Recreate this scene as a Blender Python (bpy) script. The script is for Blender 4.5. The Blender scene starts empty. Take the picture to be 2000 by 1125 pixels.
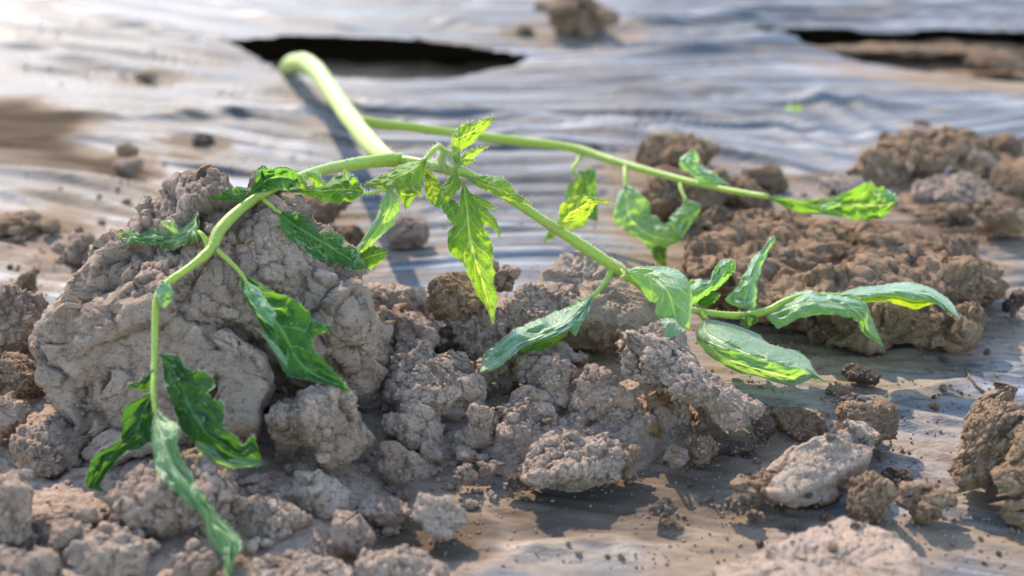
import bpy, bmesh, math, random
import numpy as np
from mathutils import Vector

# ------------------------------------------------------------------ camera, sky, sun, exposure
SC = bpy.context.scene
COL = SC.collection
W, H = 2000.0, 1125.0
LENS = 60.0
FPX = LENS / 36.0 * W
CAM_H = 0.195
PITCH = math.radians(22.0)
FOCUS = 0.437
FSTOP = 12.0

cam_d = bpy.data.cameras.new("camera")
cam = bpy.data.objects.new("camera", cam_d)
COL.objects.link(cam)
cam.location = (0, 0, CAM_H)
cam.rotation_euler = (math.pi / 2 - PITCH, 0, 0)
cam_d.lens = LENS
cam_d.sensor_width = 36
cam_d.clip_start = 0.01
cam_d.clip_end = 500
cam_d.dof.use_dof = True
cam_d.dof.focus_distance = FOCUS
cam_d.dof.aperture_fstop = FSTOP
SC.camera = cam

SUN_AZ, SUN_EL = math.radians(-24.0), math.radians(40.0)
world = bpy.data.worlds.new("World")
SC.world = world
world.use_nodes = True
wn = world.node_tree
bg = wn.nodes["Background"]
sky = wn.nodes.new("ShaderNodeTexSky")
sky.sky_type = 'NISHITA'
sky.sun_disc = False
sky.sun_elevation = SUN_EL
sky.sun_rotation = SUN_AZ
sky.air_density = 1.0
sky.dust_density = 0.3
sky.ozone_density = 1.0
wn.links.new(sky.outputs[0], bg.inputs[0])
bg.inputs[1].default_value = 0.15

S_DIR = Vector((math.sin(SUN_AZ) * math.cos(SUN_EL), math.cos(SUN_AZ) * math.cos(SUN_EL), math.sin(SUN_EL)))
sun_d = bpy.data.lights.new("sun", 'SUN')
sun_d.energy = 2.0
sun_d.angle = math.radians(0.6)
sun_d.color = (1.0, 0.86, 0.70)
sun = bpy.data.objects.new("sun", sun_d)
sun.rotation_euler = S_DIR.to_track_quat('Z', 'Y').to_euler()
sun.location = (-1, 2, 2)
COL.objects.link(sun)

SC.render.engine = 'CYCLES'
SC.view_settings.view_transform = 'Standard'
SC.view_settings.look = 'None'
SC.view_settings.exposure = 2.0
SC.view_settings.gamma = 1.0
SC.view_settings.use_curve_mapping = False
SC.cycles.use_denoising = True
SC.cycles.max_bounces = 8
SC.cycles.transmission_bounces = 6
SC.cycles.sample_clamp_indirect = 6
SC.cycles.sample_clamp_direct = 0

# ------------------------------------------------------------------ view helpers: pixel of the photograph + distance -> point in the place
FW = np.array([0, math.cos(PITCH), -math.sin(PITCH)])
UP = np.array([0, math.sin(PITCH), math.cos(PITCH)])
CP = np.array([0, 0, CAM_H])
MM = 0.001


def ray(px, py):
    x = (np.asarray(px, float) - W / 2) / FPX
    y = (H / 2 - np.asarray(py, float)) / FPX
    x = np.atleast_1d(x); y = np.atleast_1d(y)
    return FW[None] + x[:, None] * np.array([1.0, 0, 0]) + y[:, None] * UP[None]


def at_y(px, py, Y):                      # Y: distance along the ground, mm
    d = ray(px, py)
    return CP + d * (np.atleast_1d(np.asarray(Y, float)) * MM / d[:, 1])[:, None]


def at_z(px, py, z=0.0):                  # z: height, mm
    d = ray(px, py)
    return CP + d * ((z * MM - CAM_H) / d[:, 2])[:, None]


# ------------------------------------------------------------------ noise
def _hash(ix, iy, iz, s):
    n = (ix.astype(np.int64) * 73856093) ^ (iy.astype(np.int64) * 19349663) ^ (iz.astype(np.int64) * 83492791) ^ (s * 2654435761 & 0x7fffffff)
    n = (n ^ (n >> 13)) * 1274126177 & 0x7fffffff
    n = (n ^ (n >> 15)) * 668265263 & 0x7fffffff
    n = n ^ (n >> 14)
    return (n & 0xffffff) / float(0xffffff)


def vn(p, s=0):                           # value noise, -1..1
    i = np.floor(p).astype(np.int64)
    f = p - i
    u = f * f * f * (f * (f * 6 - 15) + 10)
    r = 0
    for dx in (0, 1):
        wx = u[:, 0] if dx else 1 - u[:, 0]
        for dy in (0, 1):
            wy = u[:, 1] if dy else 1 - u[:, 1]
            for dz in (0, 1):
                wz = u[:, 2] if dz else 1 - u[:, 2]
                r = r + wx * wy * wz * _hash(i[:, 0] + dx, i[:, 1] + dy, i[:, 2] + dz, s)
    return r * 2 - 1


def fbm(p, o=4, s=0, g=0.5):
    a, t, n = 1.0, 0, 0
    for k in range(o):
        t = t + a * vn(p * (2.03 ** k) + 17.3 * k, s + k)
        n += a
        a *= g
    return t / n


def worley(p, s=0, two=False, ident=False):
    i = np.floor(p).astype(np.int64)
    f1 = np.full(len(p), 9.0)
    f2 = np.full(len(p), 9.0)
    rid = np.zeros(len(p))
    for dx in (-1, 0, 1):
        for dy in (-1, 0, 1):
            for dz in (-1, 0, 1):
                c = i + np.array([dx, dy, dz])
                q = np.stack([_hash(c[:, 0], c[:, 1], c[:, 2], s + k) for k in (1, 2, 3)], 1)
                d = ((c + q - p) ** 2).sum(1)
                if ident:
                    rid = np.where(d < f1, q[:, 0], rid)
                if two:
                    f2 = np.minimum(f2, np.maximum(f1, d))
                f1 = np.minimum(f1, d)
    if ident: return np.sqrt(f1), np.sqrt(f2), rid
    return (np.sqrt(f1), np.sqrt(f2)) if two else np.sqrt(f1)


def facet(p, s=0):
    """every cell tilted its own way: broken faces with sharp steps between them"""
    i = np.floor(p).astype(np.int64)
    f1 = np.full(len(p), 9.0)
    h = np.zeros(len(p))
    for dx in (-1, 0, 1):
        for dy in (-1, 0, 1):
            for dz in (-1, 0, 1):
                c = i + np.array([dx, dy, dz])
                q = np.stack([_hash(c[:, 0], c[:, 1], c[:, 2], s + k) for k in (1, 2, 3)], 1)
                e = p - c - q
                d = (e ** 2).sum(1)
                m = d < f1
                t = np.stack([_hash(c[:, 0], c[:, 1], c[:, 2], s + k) for k in (4, 5, 6)], 1) * 2 - 1
                h = np.where(m, (e * t).sum(1) + 0.25 * t[:, 0], h)
                f1 = np.where(m, d, f1)
    return h


def sst(a, b, x):
    t = np.clip((x - a) / (b - a), 0, 1)
    return t * t * (3 - 2 * t)


# ------------------------------------------------------------------ object helpers
def tag(o, label=None, cat=None, group=None, kind=None):
    if label: o["label"] = label
    if cat: o["category"] = cat
    if group: o["group"] = group
    if kind: o["kind"] = kind
    return o


def np_mesh(name, v, f, smooth=True):
    """v (n,3); f (m,3) or (m,4)"""
    me = bpy.data.meshes.new(name)
    v = np.asarray(v, np.float32); f = np.asarray(f, np.int32)
    me.vertices.add(len(v))
    me.vertices.foreach_set("co", v.ravel())
    k = f.shape[1]
    me.loops.add(f.size)
    me.loops.foreach_set("vertex_index", f.ravel())
    me.polygons.add(len(f))
    me.polygons.foreach_set("loop_start", np.arange(0, f.size, k, dtype=np.int32))
    me.polygons.foreach_set("loop_total", np.full(len(f), k, np.int32))
    me.polygons.foreach_set("use_smooth", np.full(len(f), smooth))
    me.update(calc_edges=True)
    return me


def add(name, me, mat=None, parent=None, loc=None):
    o = bpy.data.objects.new(name, me)
    COL.objects.link(o)
    if mat is not None and not me.materials:
        me.materials.append(mat)
    if parent is not None: o.parent = parent
    if loc is not None: o.location = loc
    return o


def point_attr(me, name, a):
    at = me.attributes.new(name, 'FLOAT', 'POINT')
    at.data.foreach_set("value", np.asarray(a, np.float32))


# ------------------------------------------------------------------ materials
class NT:
    def __init__(s, name):
        s.m = bpy.data.materials.new(name)
        s.m.use_nodes = True
        s.t = s.m.node_tree
        s.p = s.t.nodes["Principled BSDF"]
        s.out = s.t.nodes["Material Output"]

    def n(s, t, **kw):
        x = s.t.nodes.new(t)
        for k, v in kw.items():
            setattr(x, k, v)
        return x

    def l(s, a, b):
        s.t.links.new(a, b)

    def val(s, inp, v):
        if isinstance(v, bpy.types.NodeSocket): s.l(v, inp)
        else: inp.default_value = v

    def math(s, op, a, b=None, clamp=False):
        x = s.n('ShaderNodeMath', operation=op, use_clamp=clamp)
        s.val(x.inputs[0], a)
        if b is not None: s.val(x.inputs[1], b)
        return x.outputs[0]

    def mix(s, fac, a, b, blend='MIX'):
        x = s.n('ShaderNodeMix', data_type='RGBA', blend_type=blend)
        s.val(x.inputs[0], fac)
        for i, c in ((6, a), (7, b)):
            if isinstance(c, tuple) and len(c) == 3: c = c + (1,)
            s.val(x.inputs[i], c)
        return x.outputs[2]

    def noise(s, scale, detail=4, rough=0.55, vec=None, dist=0.0):
        x = s.n('ShaderNodeTexNoise')
        x.inputs['Scale'].default_value = scale
        x.inputs['Detail'].default_value = detail
        x.inputs['Roughness'].default_value = rough
        x.inputs['Distortion'].default_value = dist
        if vec is not None: s.l(vec, x.inputs['Vector'])
        return x.outputs[0]

    def ramp(s, fac, stops):
        x = s.n('ShaderNodeValToRGB')
        e = x.color_ramp.elements
        while len(e) < len(stops): e.new(0.5)
        for k, (p, c) in enumerate(stops):
            e[k].position = p
            e[k].color = c + (1,) if len(c) == 3 else c
        s.l(fac, x.inputs[0])
        return x.outputs[0]

    def step(s, fac, a, b):
        x = s.n('ShaderNodeMapRange', interpolation_type='SMOOTHSTEP')
        s.val(x.inputs[0], fac)
        x.inputs[1].default_value = a
        x.inputs[2].default_value = b
        return x.outputs[0]

    def bump(s, h, dist, strength=1.0, prev=None):
        x = s.n('ShaderNodeBump')
        x.inputs['Strength'].default_value = strength
        x.inputs['Distance'].default_value = dist
        s.l(h, x.inputs['Height'])
        if prev is not None: s.l(prev, x.inputs['Normal'])
        return x.outputs[0]


def soil_mat(name, c_dark, c_mid, c_pale, damp=0.0):
    t = NT(name)
    g = t.n('ShaderNodeNewGeometry')
    P = g.outputs['Position']
    big = t.noise(55, 4, 0.6, P)
    mid = t.noise(240, 5, 0.65, P)
    fine = t.noise(1500, 4, 0.7, P)
    vf = t.noise(3800, 2, 0.6, P)
    c = t.ramp(t.math('ADD', t.math('MULTIPLY', big, 0.55), t.math('MULTIPLY', mid, 0.45)),
               [(0.34, c_dark), (0.5, c_mid), (0.66, c_pale)])
    sp = t.step(fine, 0.36, 0.62)
    c = t.mix(t.math('MULTIPLY', sp, 0.6), c, tuple(min(1, x * 1.35) for x in c_mid))
    c = t.mix(t.math('MULTIPLY', t.step(t.noise(700, 4, 0.7, P, 0.5), 0.56, 0.68), 0.75), c, tuple(x * 0.8 for x in c_dark))
    c = t.mix(t.math('MULTIPLY', t.step(vf, 0.60, 0.74), 0.7), c, tuple(x * 0.6 for x in c_dark))
    c = t.mix(t.step(t.noise(900, 2, 0.5, P), 0.70, 0.76), c, (0.60, 0.56, 0.50))
    c = t.mix(t.math('MULTIPLY', t.step(t.noise(26, 4, 0.65, P, 0.4), 0.50, 0.66), 0.55), c, tuple(x * 0.85 for x in c_dark))     # patches still damp
    t.l(c, t.p.inputs['Base Color'])
    t.p.inputs['Roughness'].default_value = 0.92 - damp * 0.3
    t.p.inputs['Specular IOR Level'].default_value = 0.25 + damp * 0.3
    b = t.bump(mid, 0.0036, 0.8)
    b = t.bump(t.noise(760, 5, 0.8, P, 0.2), 0.0020, 1.0, b)
    b = t.bump(fine, 0.0016, 1.0, b)
    b = t.bump(vf, 0.0006, 1.0, b)
    t.l(b, t.p.inputs['Normal'])
    return t.m


M_GREY = soil_mat("dry_grey_soil", (0.38, 0.245, 0.16), (0.61, 0.42, 0.29), (0.74, 0.545, 0.40))
M_BROWN = soil_mat("brown_soil", (0.26, 0.15, 0.08), (0.46, 0.29, 0.165), (0.60, 0.415, 0.265))
M_DAMP = soil_mat("damp_brown_soil", (0.10, 0.066, 0.04), (0.20, 0.135, 0.085), (0.30, 0.215, 0.145), 0.6)
M_PALE = soil_mat("pale_crusted_soil", (0.46, 0.315, 0.21), (0.67, 0.48, 0.34), (0.77, 0.59, 0.445))
M_DARK = soil_mat("dark_damp_earth", (0.03, 0.02, 0.013), (0.06, 0.042, 0.028), (0.10, 0.07, 0.05), 0.4)
MATS = dict(grey=M_GREY, brown=M_BROWN, damp=M_DAMP, pale=M_PALE, dark=M_DARK)


def film_mat():
    t = NT("mulch_film")
    g = t.n('ShaderNodeNewGeometry')
    P = g.outputs['Position']
    a = t.n('ShaderNodeAttribute', attribute_name="dirt")
    mp = t.n('ShaderNodeMapping')
    mp.inputs['Scale'].default_value = (0.28, 1.0, 1.0)
    t.l(P, mp.inputs[0])
    S = mp.outputs[0]
    n1 = t.noise(70, 5, 0.6, S, 0.6)
    n2 = t.noise(420, 5, 0.65, S)
    n3 = t.noise(1900, 3, 0.7, P)
    d = t.math('ADD', a.outputs['Fac'], t.math('MULTIPLY', t.math('SUBTRACT', n1, 0.5), 1.2))
    d = t.math('ADD', d, t.math('MULTIPLY', t.math('SUBTRACT', n2, 0.5), 0.9))
    d = t.math('ADD', d, t.math('MULTIPLY', t.math('SUBTRACT', n3, 0.5), 0.35))
    dm = t.step(d, 0.22, 0.80)
    film = t.mix(n2, (0.060, 0.060, 0.062), (0.135, 0.132, 0.13))
    t.l(t.math('MULTIPLY', t.math('SUBTRACT', 1.0, dm), 0.0), t.p.inputs['Metallic'])
    st = t.n('ShaderNodeAttribute', attribute_name="stretch").outputs['Fac']      # lines where the film is stretched pale or left dark
    film = t.mix(t.math('MULTIPLY', t.step(st, 0.54, 0.72), 0.75), film, (0.29, 0.285, 0.28))
    film = t.mix(t.math('MULTIPLY', t.step(t.math('SUBTRACT', 1.0, st), 0.54, 0.72), 0.8), film, (0.05, 0.05, 0.052))
    mud = t.mix(n2, (0.12, 0.082, 0.05), (0.30, 0.22, 0.15))
    mud = t.mix(t.step(a.outputs['Fac'], 0.85, 1.35), mud, (0.085, 0.058, 0.036))
    c = t.mix(dm, film, mud)
    t.l(c, t.p.inputs['Base Color'])
    r = t.math('ADD', t.math('MULTIPLY', n2, 0.20), 0.34)
    r = t.math('ADD', r, t.math('MULTIPLY', dm, 0.20))
    wet = t.n('ShaderNodeAttribute', attribute_name="wet").outputs['Fac']            # film still wet with muddy water
    wet = t.math('MULTIPLY', wet, t.step(n2, 0.36, 0.56))
    r = t.math('ADD', r, t.math('MULTIPLY', t.step(a.outputs['Fac'], 0.55, 1.1), 0.4))
    r = t.math('SUBTRACT', r, t.math('MULTIPLY', wet, 0.20))
    t.l(r, t.p.inputs['Roughness'])
    t.p.inputs['IOR'].default_value = 1.5
    dirty = t.step(a.outputs['Fac'], 0.55, 1.1)
    t.l(t.math('ADD', t.math('SUBTRACT', 0.14, t.math('MULTIPLY', dirty, 0.09)), t.math('MULTIPLY', wet, 0.34)), t.p.inputs['Specular IOR Level'])
    b = t.bump(n1, 0.003, 0.35)
    b = t.bump(n2, 0.0010, 0.55, b)
    b = t.bump(n3, 0.0003, 0.6, b)
    t.l(b, t.p.inputs['Normal'])
    return t.m


M_FILM = film_mat()


def leaf_mat():
    t = NT("tomato_leaf")
    g = t.n('ShaderNodeNewGeometry')
    P = g.outputs['Position']
    oi = t.n('ShaderNodeObjectInfo')
    uv = t.n('ShaderNodeUVMap', uv_map="UVMap")
    sep = t.n('ShaderNodeSeparateXYZ')
    t.l(uv.outputs[0], sep.inputs[0])
    au = t.math('ABSOLUTE', t.math('SUBTRACT', t.math('MULTIPLY', sep.outputs[0], 2.0), 1.0))
    wob = t.math('MULTIPLY', t.math('SUBTRACT', t.noise(260, 2, 0.5, P), 0.5), 0.10)
    v = t.math('ADD', sep.outputs[1], wob)
    q = t.math('FRACT', t.math('SUBTRACT', t.math('MULTIPLY', v, 6.5), t.math('MULTIPLY', au, 1.15)))
    q = t.math('ABSOLUTE', t.math('SUBTRACT', q, 0.5))
    side = t.math('SUBTRACT', 1.0, t.step(q, 0.025, 0.085))
    side = t.math('MULTIPLY', side, t.math('SUBTRACT', 1.0, t.step(au, 0.65, 0.98)))
    net = t.n('ShaderNodeTexVoronoi', feature='DISTANCE_TO_EDGE')
    net.inputs['Scale'].default_value = 620
    t.l(P, net.inputs['Vector'])
    netl = t.math('MULTIPLY', t.math('SUBTRACT', 1.0, t.step(net.outputs['Distance'], 0.02, 0.12)), 0.22)
    midv = t.math('SUBTRACT', 1.0, t.step(au, 0.05, 0.12))
    vein = t.math('MAXIMUM', t.math('MAXIMUM', t.math('MULTIPLY', side, 0.75), midv), netl)
    n = t.noise(130, 4, 0.6, P)
    n2 = t.noise(900, 3, 0.6, P)
    up = t.mix(n, (0.040, 0.130, 0.020), (0.060, 0.175, 0.028))
    up = t.mix(vein, up, (0.20, 0.36, 0.09))
    un = t.mix(n, (0.075, 0.17, 0.060), (0.165, 0.285, 0.125))
    un = t.mix(t.math('MULTIPLY', t.step(t.noise(90, 3, 0.5, P, 0.8), 0.45, 0.75), 0.35), un, (0.50, 0.56, 0.48))
    un = t.mix(t.math('MULTIPLY', vein, 0.7), un, (0.34, 0.46, 0.20))
    c = t.mix(g.outputs['Backfacing'], up, un)
    # each leaflet's hue and yellowing; dark drooping ones have clod shade mixed in
    c = t.mix(1.0, c, oi.outputs['Color'], 'MULTIPLY')
    c = t.mix(t.math('MULTIPLY', t.step(t.noise(75, 3, 0.5, P), 0.50, 0.78), 0.15), c, (0.20, 0.28, 0.05))
    c = t.mix(t.math('MULTIPLY', t.step(n2, 0.60, 0.75), 0.08), c, (0.30, 0.40, 0.22))
    t.l(c, t.p.inputs['Base Color'])
    t.l(t.mix(g.outputs['Backfacing'], (0.58,) * 3, (0.44,) * 3), t.p.inputs['Roughness'])
    t.l(t.mix(g.outputs['Backfacing'], (0.42,) * 3, (0.62,) * 3), t.p.inputs['Specular IOR Level'])
    t.l(t.math('MULTIPLY', g.outputs['Backfacing'], 0.4), t.p.inputs['Sheen Weight'])
    hb = t.math('ADD', t.math('MULTIPLY', vein, 0.6), t.math('MULTIPLY', n2, 0.5))
    b = t.bump(t.noise(330, 3, 0.5, P), 0.0010, 0.6)
    b = t.bump(hb, 0.0006, 0.9, b)
    t.l(b, t.p.inputs['Normal'])
    tr = t.n('ShaderNodeBsdfTranslucent')
    tc = t.mix(vein, t.mix(n, (0.28, 0.50, 0.02), (0.33, 0.55, 0.03)), (0.72, 0.78, 0.16))
    tc = t.mix(1.0, tc, oi.outputs['Color'], 'MULTIPLY')
    t.l(tc, tr.inputs['Color'])
    t.l(b, tr.inputs['Normal'])
    mx = t.n('ShaderNodeMixShader')
    mx.inputs[0].default_value = 0.43
    t.l(t.p.outputs[0], mx.inputs[1])
    t.l(tr.outputs[0], mx.inputs[2])
    t.l(mx.outputs[0], t.out.inputs[0])
    return t.m


M_LEAF = leaf_mat()


def stem_mat():
    t = NT("tomato_stem")
    g = t.n('ShaderNodeNewGeometry')
    P = g.outputs['Position']
    n = t.noise(160, 3, 0.6, P)
    n2 = t.noise(1300, 3, 0.6, P)
    c = t.mix(n, (0.23, 0.32, 0.025), (0.36, 0.43, 0.055))
    c = t.mix(t.math('MULTIPLY', t.step(n2, 0.50, 0.64), 0.35), c, (0.44, 0.50, 0.12))
    c = t.mix(t.step(t.noise(420, 2, 0.5, P), 0.72, 0.76), c, (0.09, 0.07, 0.03))
    c = t.mix(t.math('MULTIPLY', t.step(t.noise(60, 3, 0.5, P), 0.55, 0.7), 0.35), c, (0.30, 0.22, 0.12))
    t.l(c, t.p.inputs['Base Color'])
    t.p.inputs['Roughness'].default_value = 0.42
    t.p.inputs['Subsurface Weight'].default_value = 0.5
    t.p.inputs['Subsurface Radius'].default_value = (0.9, 1.0, 0.25)
    t.p.inputs['Subsurface Scale'].default_value = 0.003
    t.p.inputs['Sheen Weight'].default_value = 0.1
    b = t.bump(n2, 0.0004, 0.6)
    t.l(b, t.p.inputs['Normal'])
    tr = t.n('ShaderNodeBsdfTranslucent')
    tr.inputs[0].default_value = (0.62, 0.78, 0.05, 1)
    mx = t.n('ShaderNodeMixShader')
    mx.inputs[0].default_value = 0.2
    t.l(t.p.outputs[0], mx.inputs[1]); t.l(tr.outputs[0], mx.inputs[2])
    t.l(mx.outputs[0], t.out.inputs[0])
    return t.m


M_STEM = stem_mat()


def hair_mat():
    t = NT("plant_hair")
    t.p.inputs['Base Color'].default_value = (0.75, 0.78, 0.62, 1)
    t.p.inputs['Roughness'].default_value = 0.4
    tr = t.n('ShaderNodeBsdfTranslucent')
    tr.inputs[0].default_value = (0.8, 0.82, 0.62, 1)
    mx = t.n('ShaderNodeMixShader')
    t.l(t.p.outputs[0], mx.inputs[1]); t.l(tr.outputs[0], mx.inputs[2])
    t.l(mx.outputs[0], t.out.inputs[0])
    return t.m


M_HAIR = hair_mat()


def simple_mat(name, col, rough=0.5, trans=None):
    t = NT(name)
    g = t.n('ShaderNodeNewGeometry')
    n = t.noise(900, 3, 0.6, g.outputs['Position'])
    t.l(t.mix(n, tuple(x * 0.6 for x in col), tuple(min(1, x * 1.35) for x in col)), t.p.inputs['Base Color'])
    t.p.inputs['Roughness'].default_value = rough
    t.l(t.bump(n, 0.0006, 0.5), t.p.inputs['Normal'])
    if trans:
        tr = t.n('ShaderNodeBsdfTranslucent')
        tr.inputs[0].default_value = trans + (1,)
        mx = t.n('ShaderNodeMixShader')
        t.l(t.p.outputs[0], mx.inputs[1]); t.l(tr.outputs[0], mx.inputs[2])
        t.l(mx.outputs[0], t.out.inputs[0])
    return t.m


M_ROOT = simple_mat("dry_root", (0.12, 0.08, 0.045), 0.8)
M_AMBER = simple_mat("amber_husk", (0.30, 0.19, 0.08), 0.35, (0.6, 0.33, 0.08))
M_DROP = NT("water")
M_DROP.p.inputs['Base Color'].default_value = (1, 1, 1, 1)
M_DROP.p.inputs['Roughness'].default_value = 0.12
M_DROP.p.inputs['IOR'].default_value = 1.33
M_DROP.p.inputs['Transmission Weight'].default_value = 1.0
M_DROP = M_DROP.m

# ------------------------------------------------------------------ the setting: earth far around, mulch film with its wrinkles and planting holes
def spaced(lo, hi, step, far, grow=1.22):
    c = list(np.arange(lo, hi + 1e-9, step))
    s, x = step, c[-1]
    while x < far[1]:
        s *= grow; x += s; c.append(x)
    s, x = step, c[0]
    while x > far[0]:
        s *= grow; x -= s; c.insert(0, x)
    return np.array(c)


HOLE1 = [(432, 82), (500, 101), (565, 120), (640, 131), (760, 137), (860, 133), (950, 121), (1040, 99),
         (960, 95), (850, 87), (760, 80), (640, 77), (540, 77), (470, 79)]
HOLE2 = [(1475, 58), (1560, 76), (1650, 92), (1750, 107), (1850, 121), (1960, 136), (2100, 150), (2200, 130),
         (2120, 84), (2000, 66), (1850, 60), (1700, 61), (1580, 56)]


def hole_poly(px):
    p = at_z([a for a, b in px], [b for a, b in px], 0)
    return p[:, :2] * 1000


def poly_sd(x, y, poly):                  # signed distance (mm), negative inside
    d = np.full(x.shape, 1e9)
    ins = np.zeros(x.shape, bool)
    n = len(poly)
    for k in range(n):
        ax, ay = poly[k]; bx, by = poly[(k + 1) % n]
        ex, ey = bx - ax, by - ay
        t = np.clip(((x - ax) * ex + (y - ay) * ey) / (ex * ex + ey * ey), 0, 1)
        d = np.minimum(d, np.hypot(x - ax - t * ex, y - ay - t * ey))
        c = ((ay > y) != (by > y)) & (x < ex * (y - ay) / (ey + 1e-12) + ax)
        ins ^= c
    return np.where(ins, -d, d)


HP1, HP2 = hole_poly(HOLE1), hole_poly(HOLE2)



# the long folds pulled in the film, where they run: ((points), height mm, half width mm)
FOLDS = [([(1540, 165), (1620, 200), (1700, 250), (1730, 300)], 3.0, 6), ([(1420, 190), (1560, 230), (1690, 300)], 2.8, 6), ([(1380, 215), (1520, 250), (1680, 330)], 2.6, 5.5),
         ([(1300, 240), (1480, 300), (1650, 350)], 2.8, 5), ([(1330, 280), (1480, 310), (1660, 370)], 3.4, 4.2), ([(1160, 225), (1280, 250), (1400, 300)], 4.0, 5.5),
         ([(1600, 150), (1720, 220), (1800, 260)], 2.4, 5.5), ([(560, 222), (700, 212), (900, 215), (1100, 235), (1250, 262)], 4.6, 7), ([(620, 262), (800, 240), (1000, 258), (1150, 285)], 3.0, 6),
         ([(0, 215), (200, 225), (400, 228), (560, 222)], 3.6, 5), ([(0, 255), (150, 265), (330, 275), (520, 312), (600, 320)], 3.0, 5), ([(-60, 50), (150, 105), (300, 135), (420, 140)], 5.0, 8),
         ([(-60, 20), (180, 60), (330, 85), (440, 100)], 4.6, 7), ([(-60, 85), (120, 130), (250, 150)], 2.2, 5), ([(100, -10), (260, 40), (400, 80)], 4.4, 7),
         ([(-40, 365), (150, 385), (300, 425)], 4.6, 5.5), ([(-40, 325), (160, 350), (300, 375)], 4.6, 5.5), ([(-40, 465), (100, 510), (180, 560)], 2.6, 4),
         ([(430, -10), (560, 40), (700, 55)], 4.6, 8), ([(650, 20), (850, 35), (1000, 60)], 3.5, 6), ([(1130, 112), (1400, 82), (1700, 56)], 4.2, 8),
         ([(1300, 30), (1700, 20), (2050, 30)], 4.0, 8), ([(1100, 60), (1500, 20), (2000, -4)], 4.0, 8), ([(1060, 140), (1300, 150), (1600, 190), (2000, 210)], 2.8, 6),
         ([(700, 165), (1000, 160), (1300, 180)], 2.6, 6), ([(200, 170), (420, 180), (600, 170)], 2.6, 6), ([(1000, 330), (1180, 320), (1300, 340)], 2.2, 4), ([(620, 330), (900, 420), (1100, 430)], 2.0, 4),
         ([(1500, 690), (1700, 684), (2040, 640)], 1.4, 3.2), ([(1560, 655), (1760, 626), (2040, 590)], 1.6, 3.2), ([(1620, 705), (1800, 688), (2040, 655)], 1.1, 2.4), ([(1600, 780), (1800, 744), (2040, 700)], 1.1, 2.6),
         ([(1700, 830), (1850, 800)], 1.0, 2.4), ([(1560, 1010), (1700, 900), (1850, 905)], 1.2, 3), ([(1300, 1000), (1420, 1050), (1570, 1120)], 1.8, 2.6), ([(1260, 1020), (1380, 1080), (1460, 1130)], 1.5, 2.4),
         ([(930, 1090), (1050, 1045), (1200, 1035), (1280, 1060)], 2.4, 4), ([(860, 1120), (960, 1030), (940, 960)], 1.2, 3), ([(1780, 520), (1900, 500), (2040, 505)], 1.8, 3.5), ([(1750, 440), (1880, 470), (2040, 480)], 1.6, 3.5)]


def line_dist(x, y, poly):
    d = np.full(x.shape, 1e9); tt = np.zeros(x.shape)
    n = len(poly) - 1
    for k in range(n):
        ax, ay = poly[k]; ex, ey = poly[k + 1] - poly[k]
        t = np.clip(((x - ax) * ex + (y - ay) * ey) / (ex * ex + ey * ey), 0, 1)
        q = np.hypot(x - ax - t * ex, y - ay - t * ey)
        tt = np.where(q < d, (k + t) / n, tt)
        d = np.minimum(d, q)
    return d, tt


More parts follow.
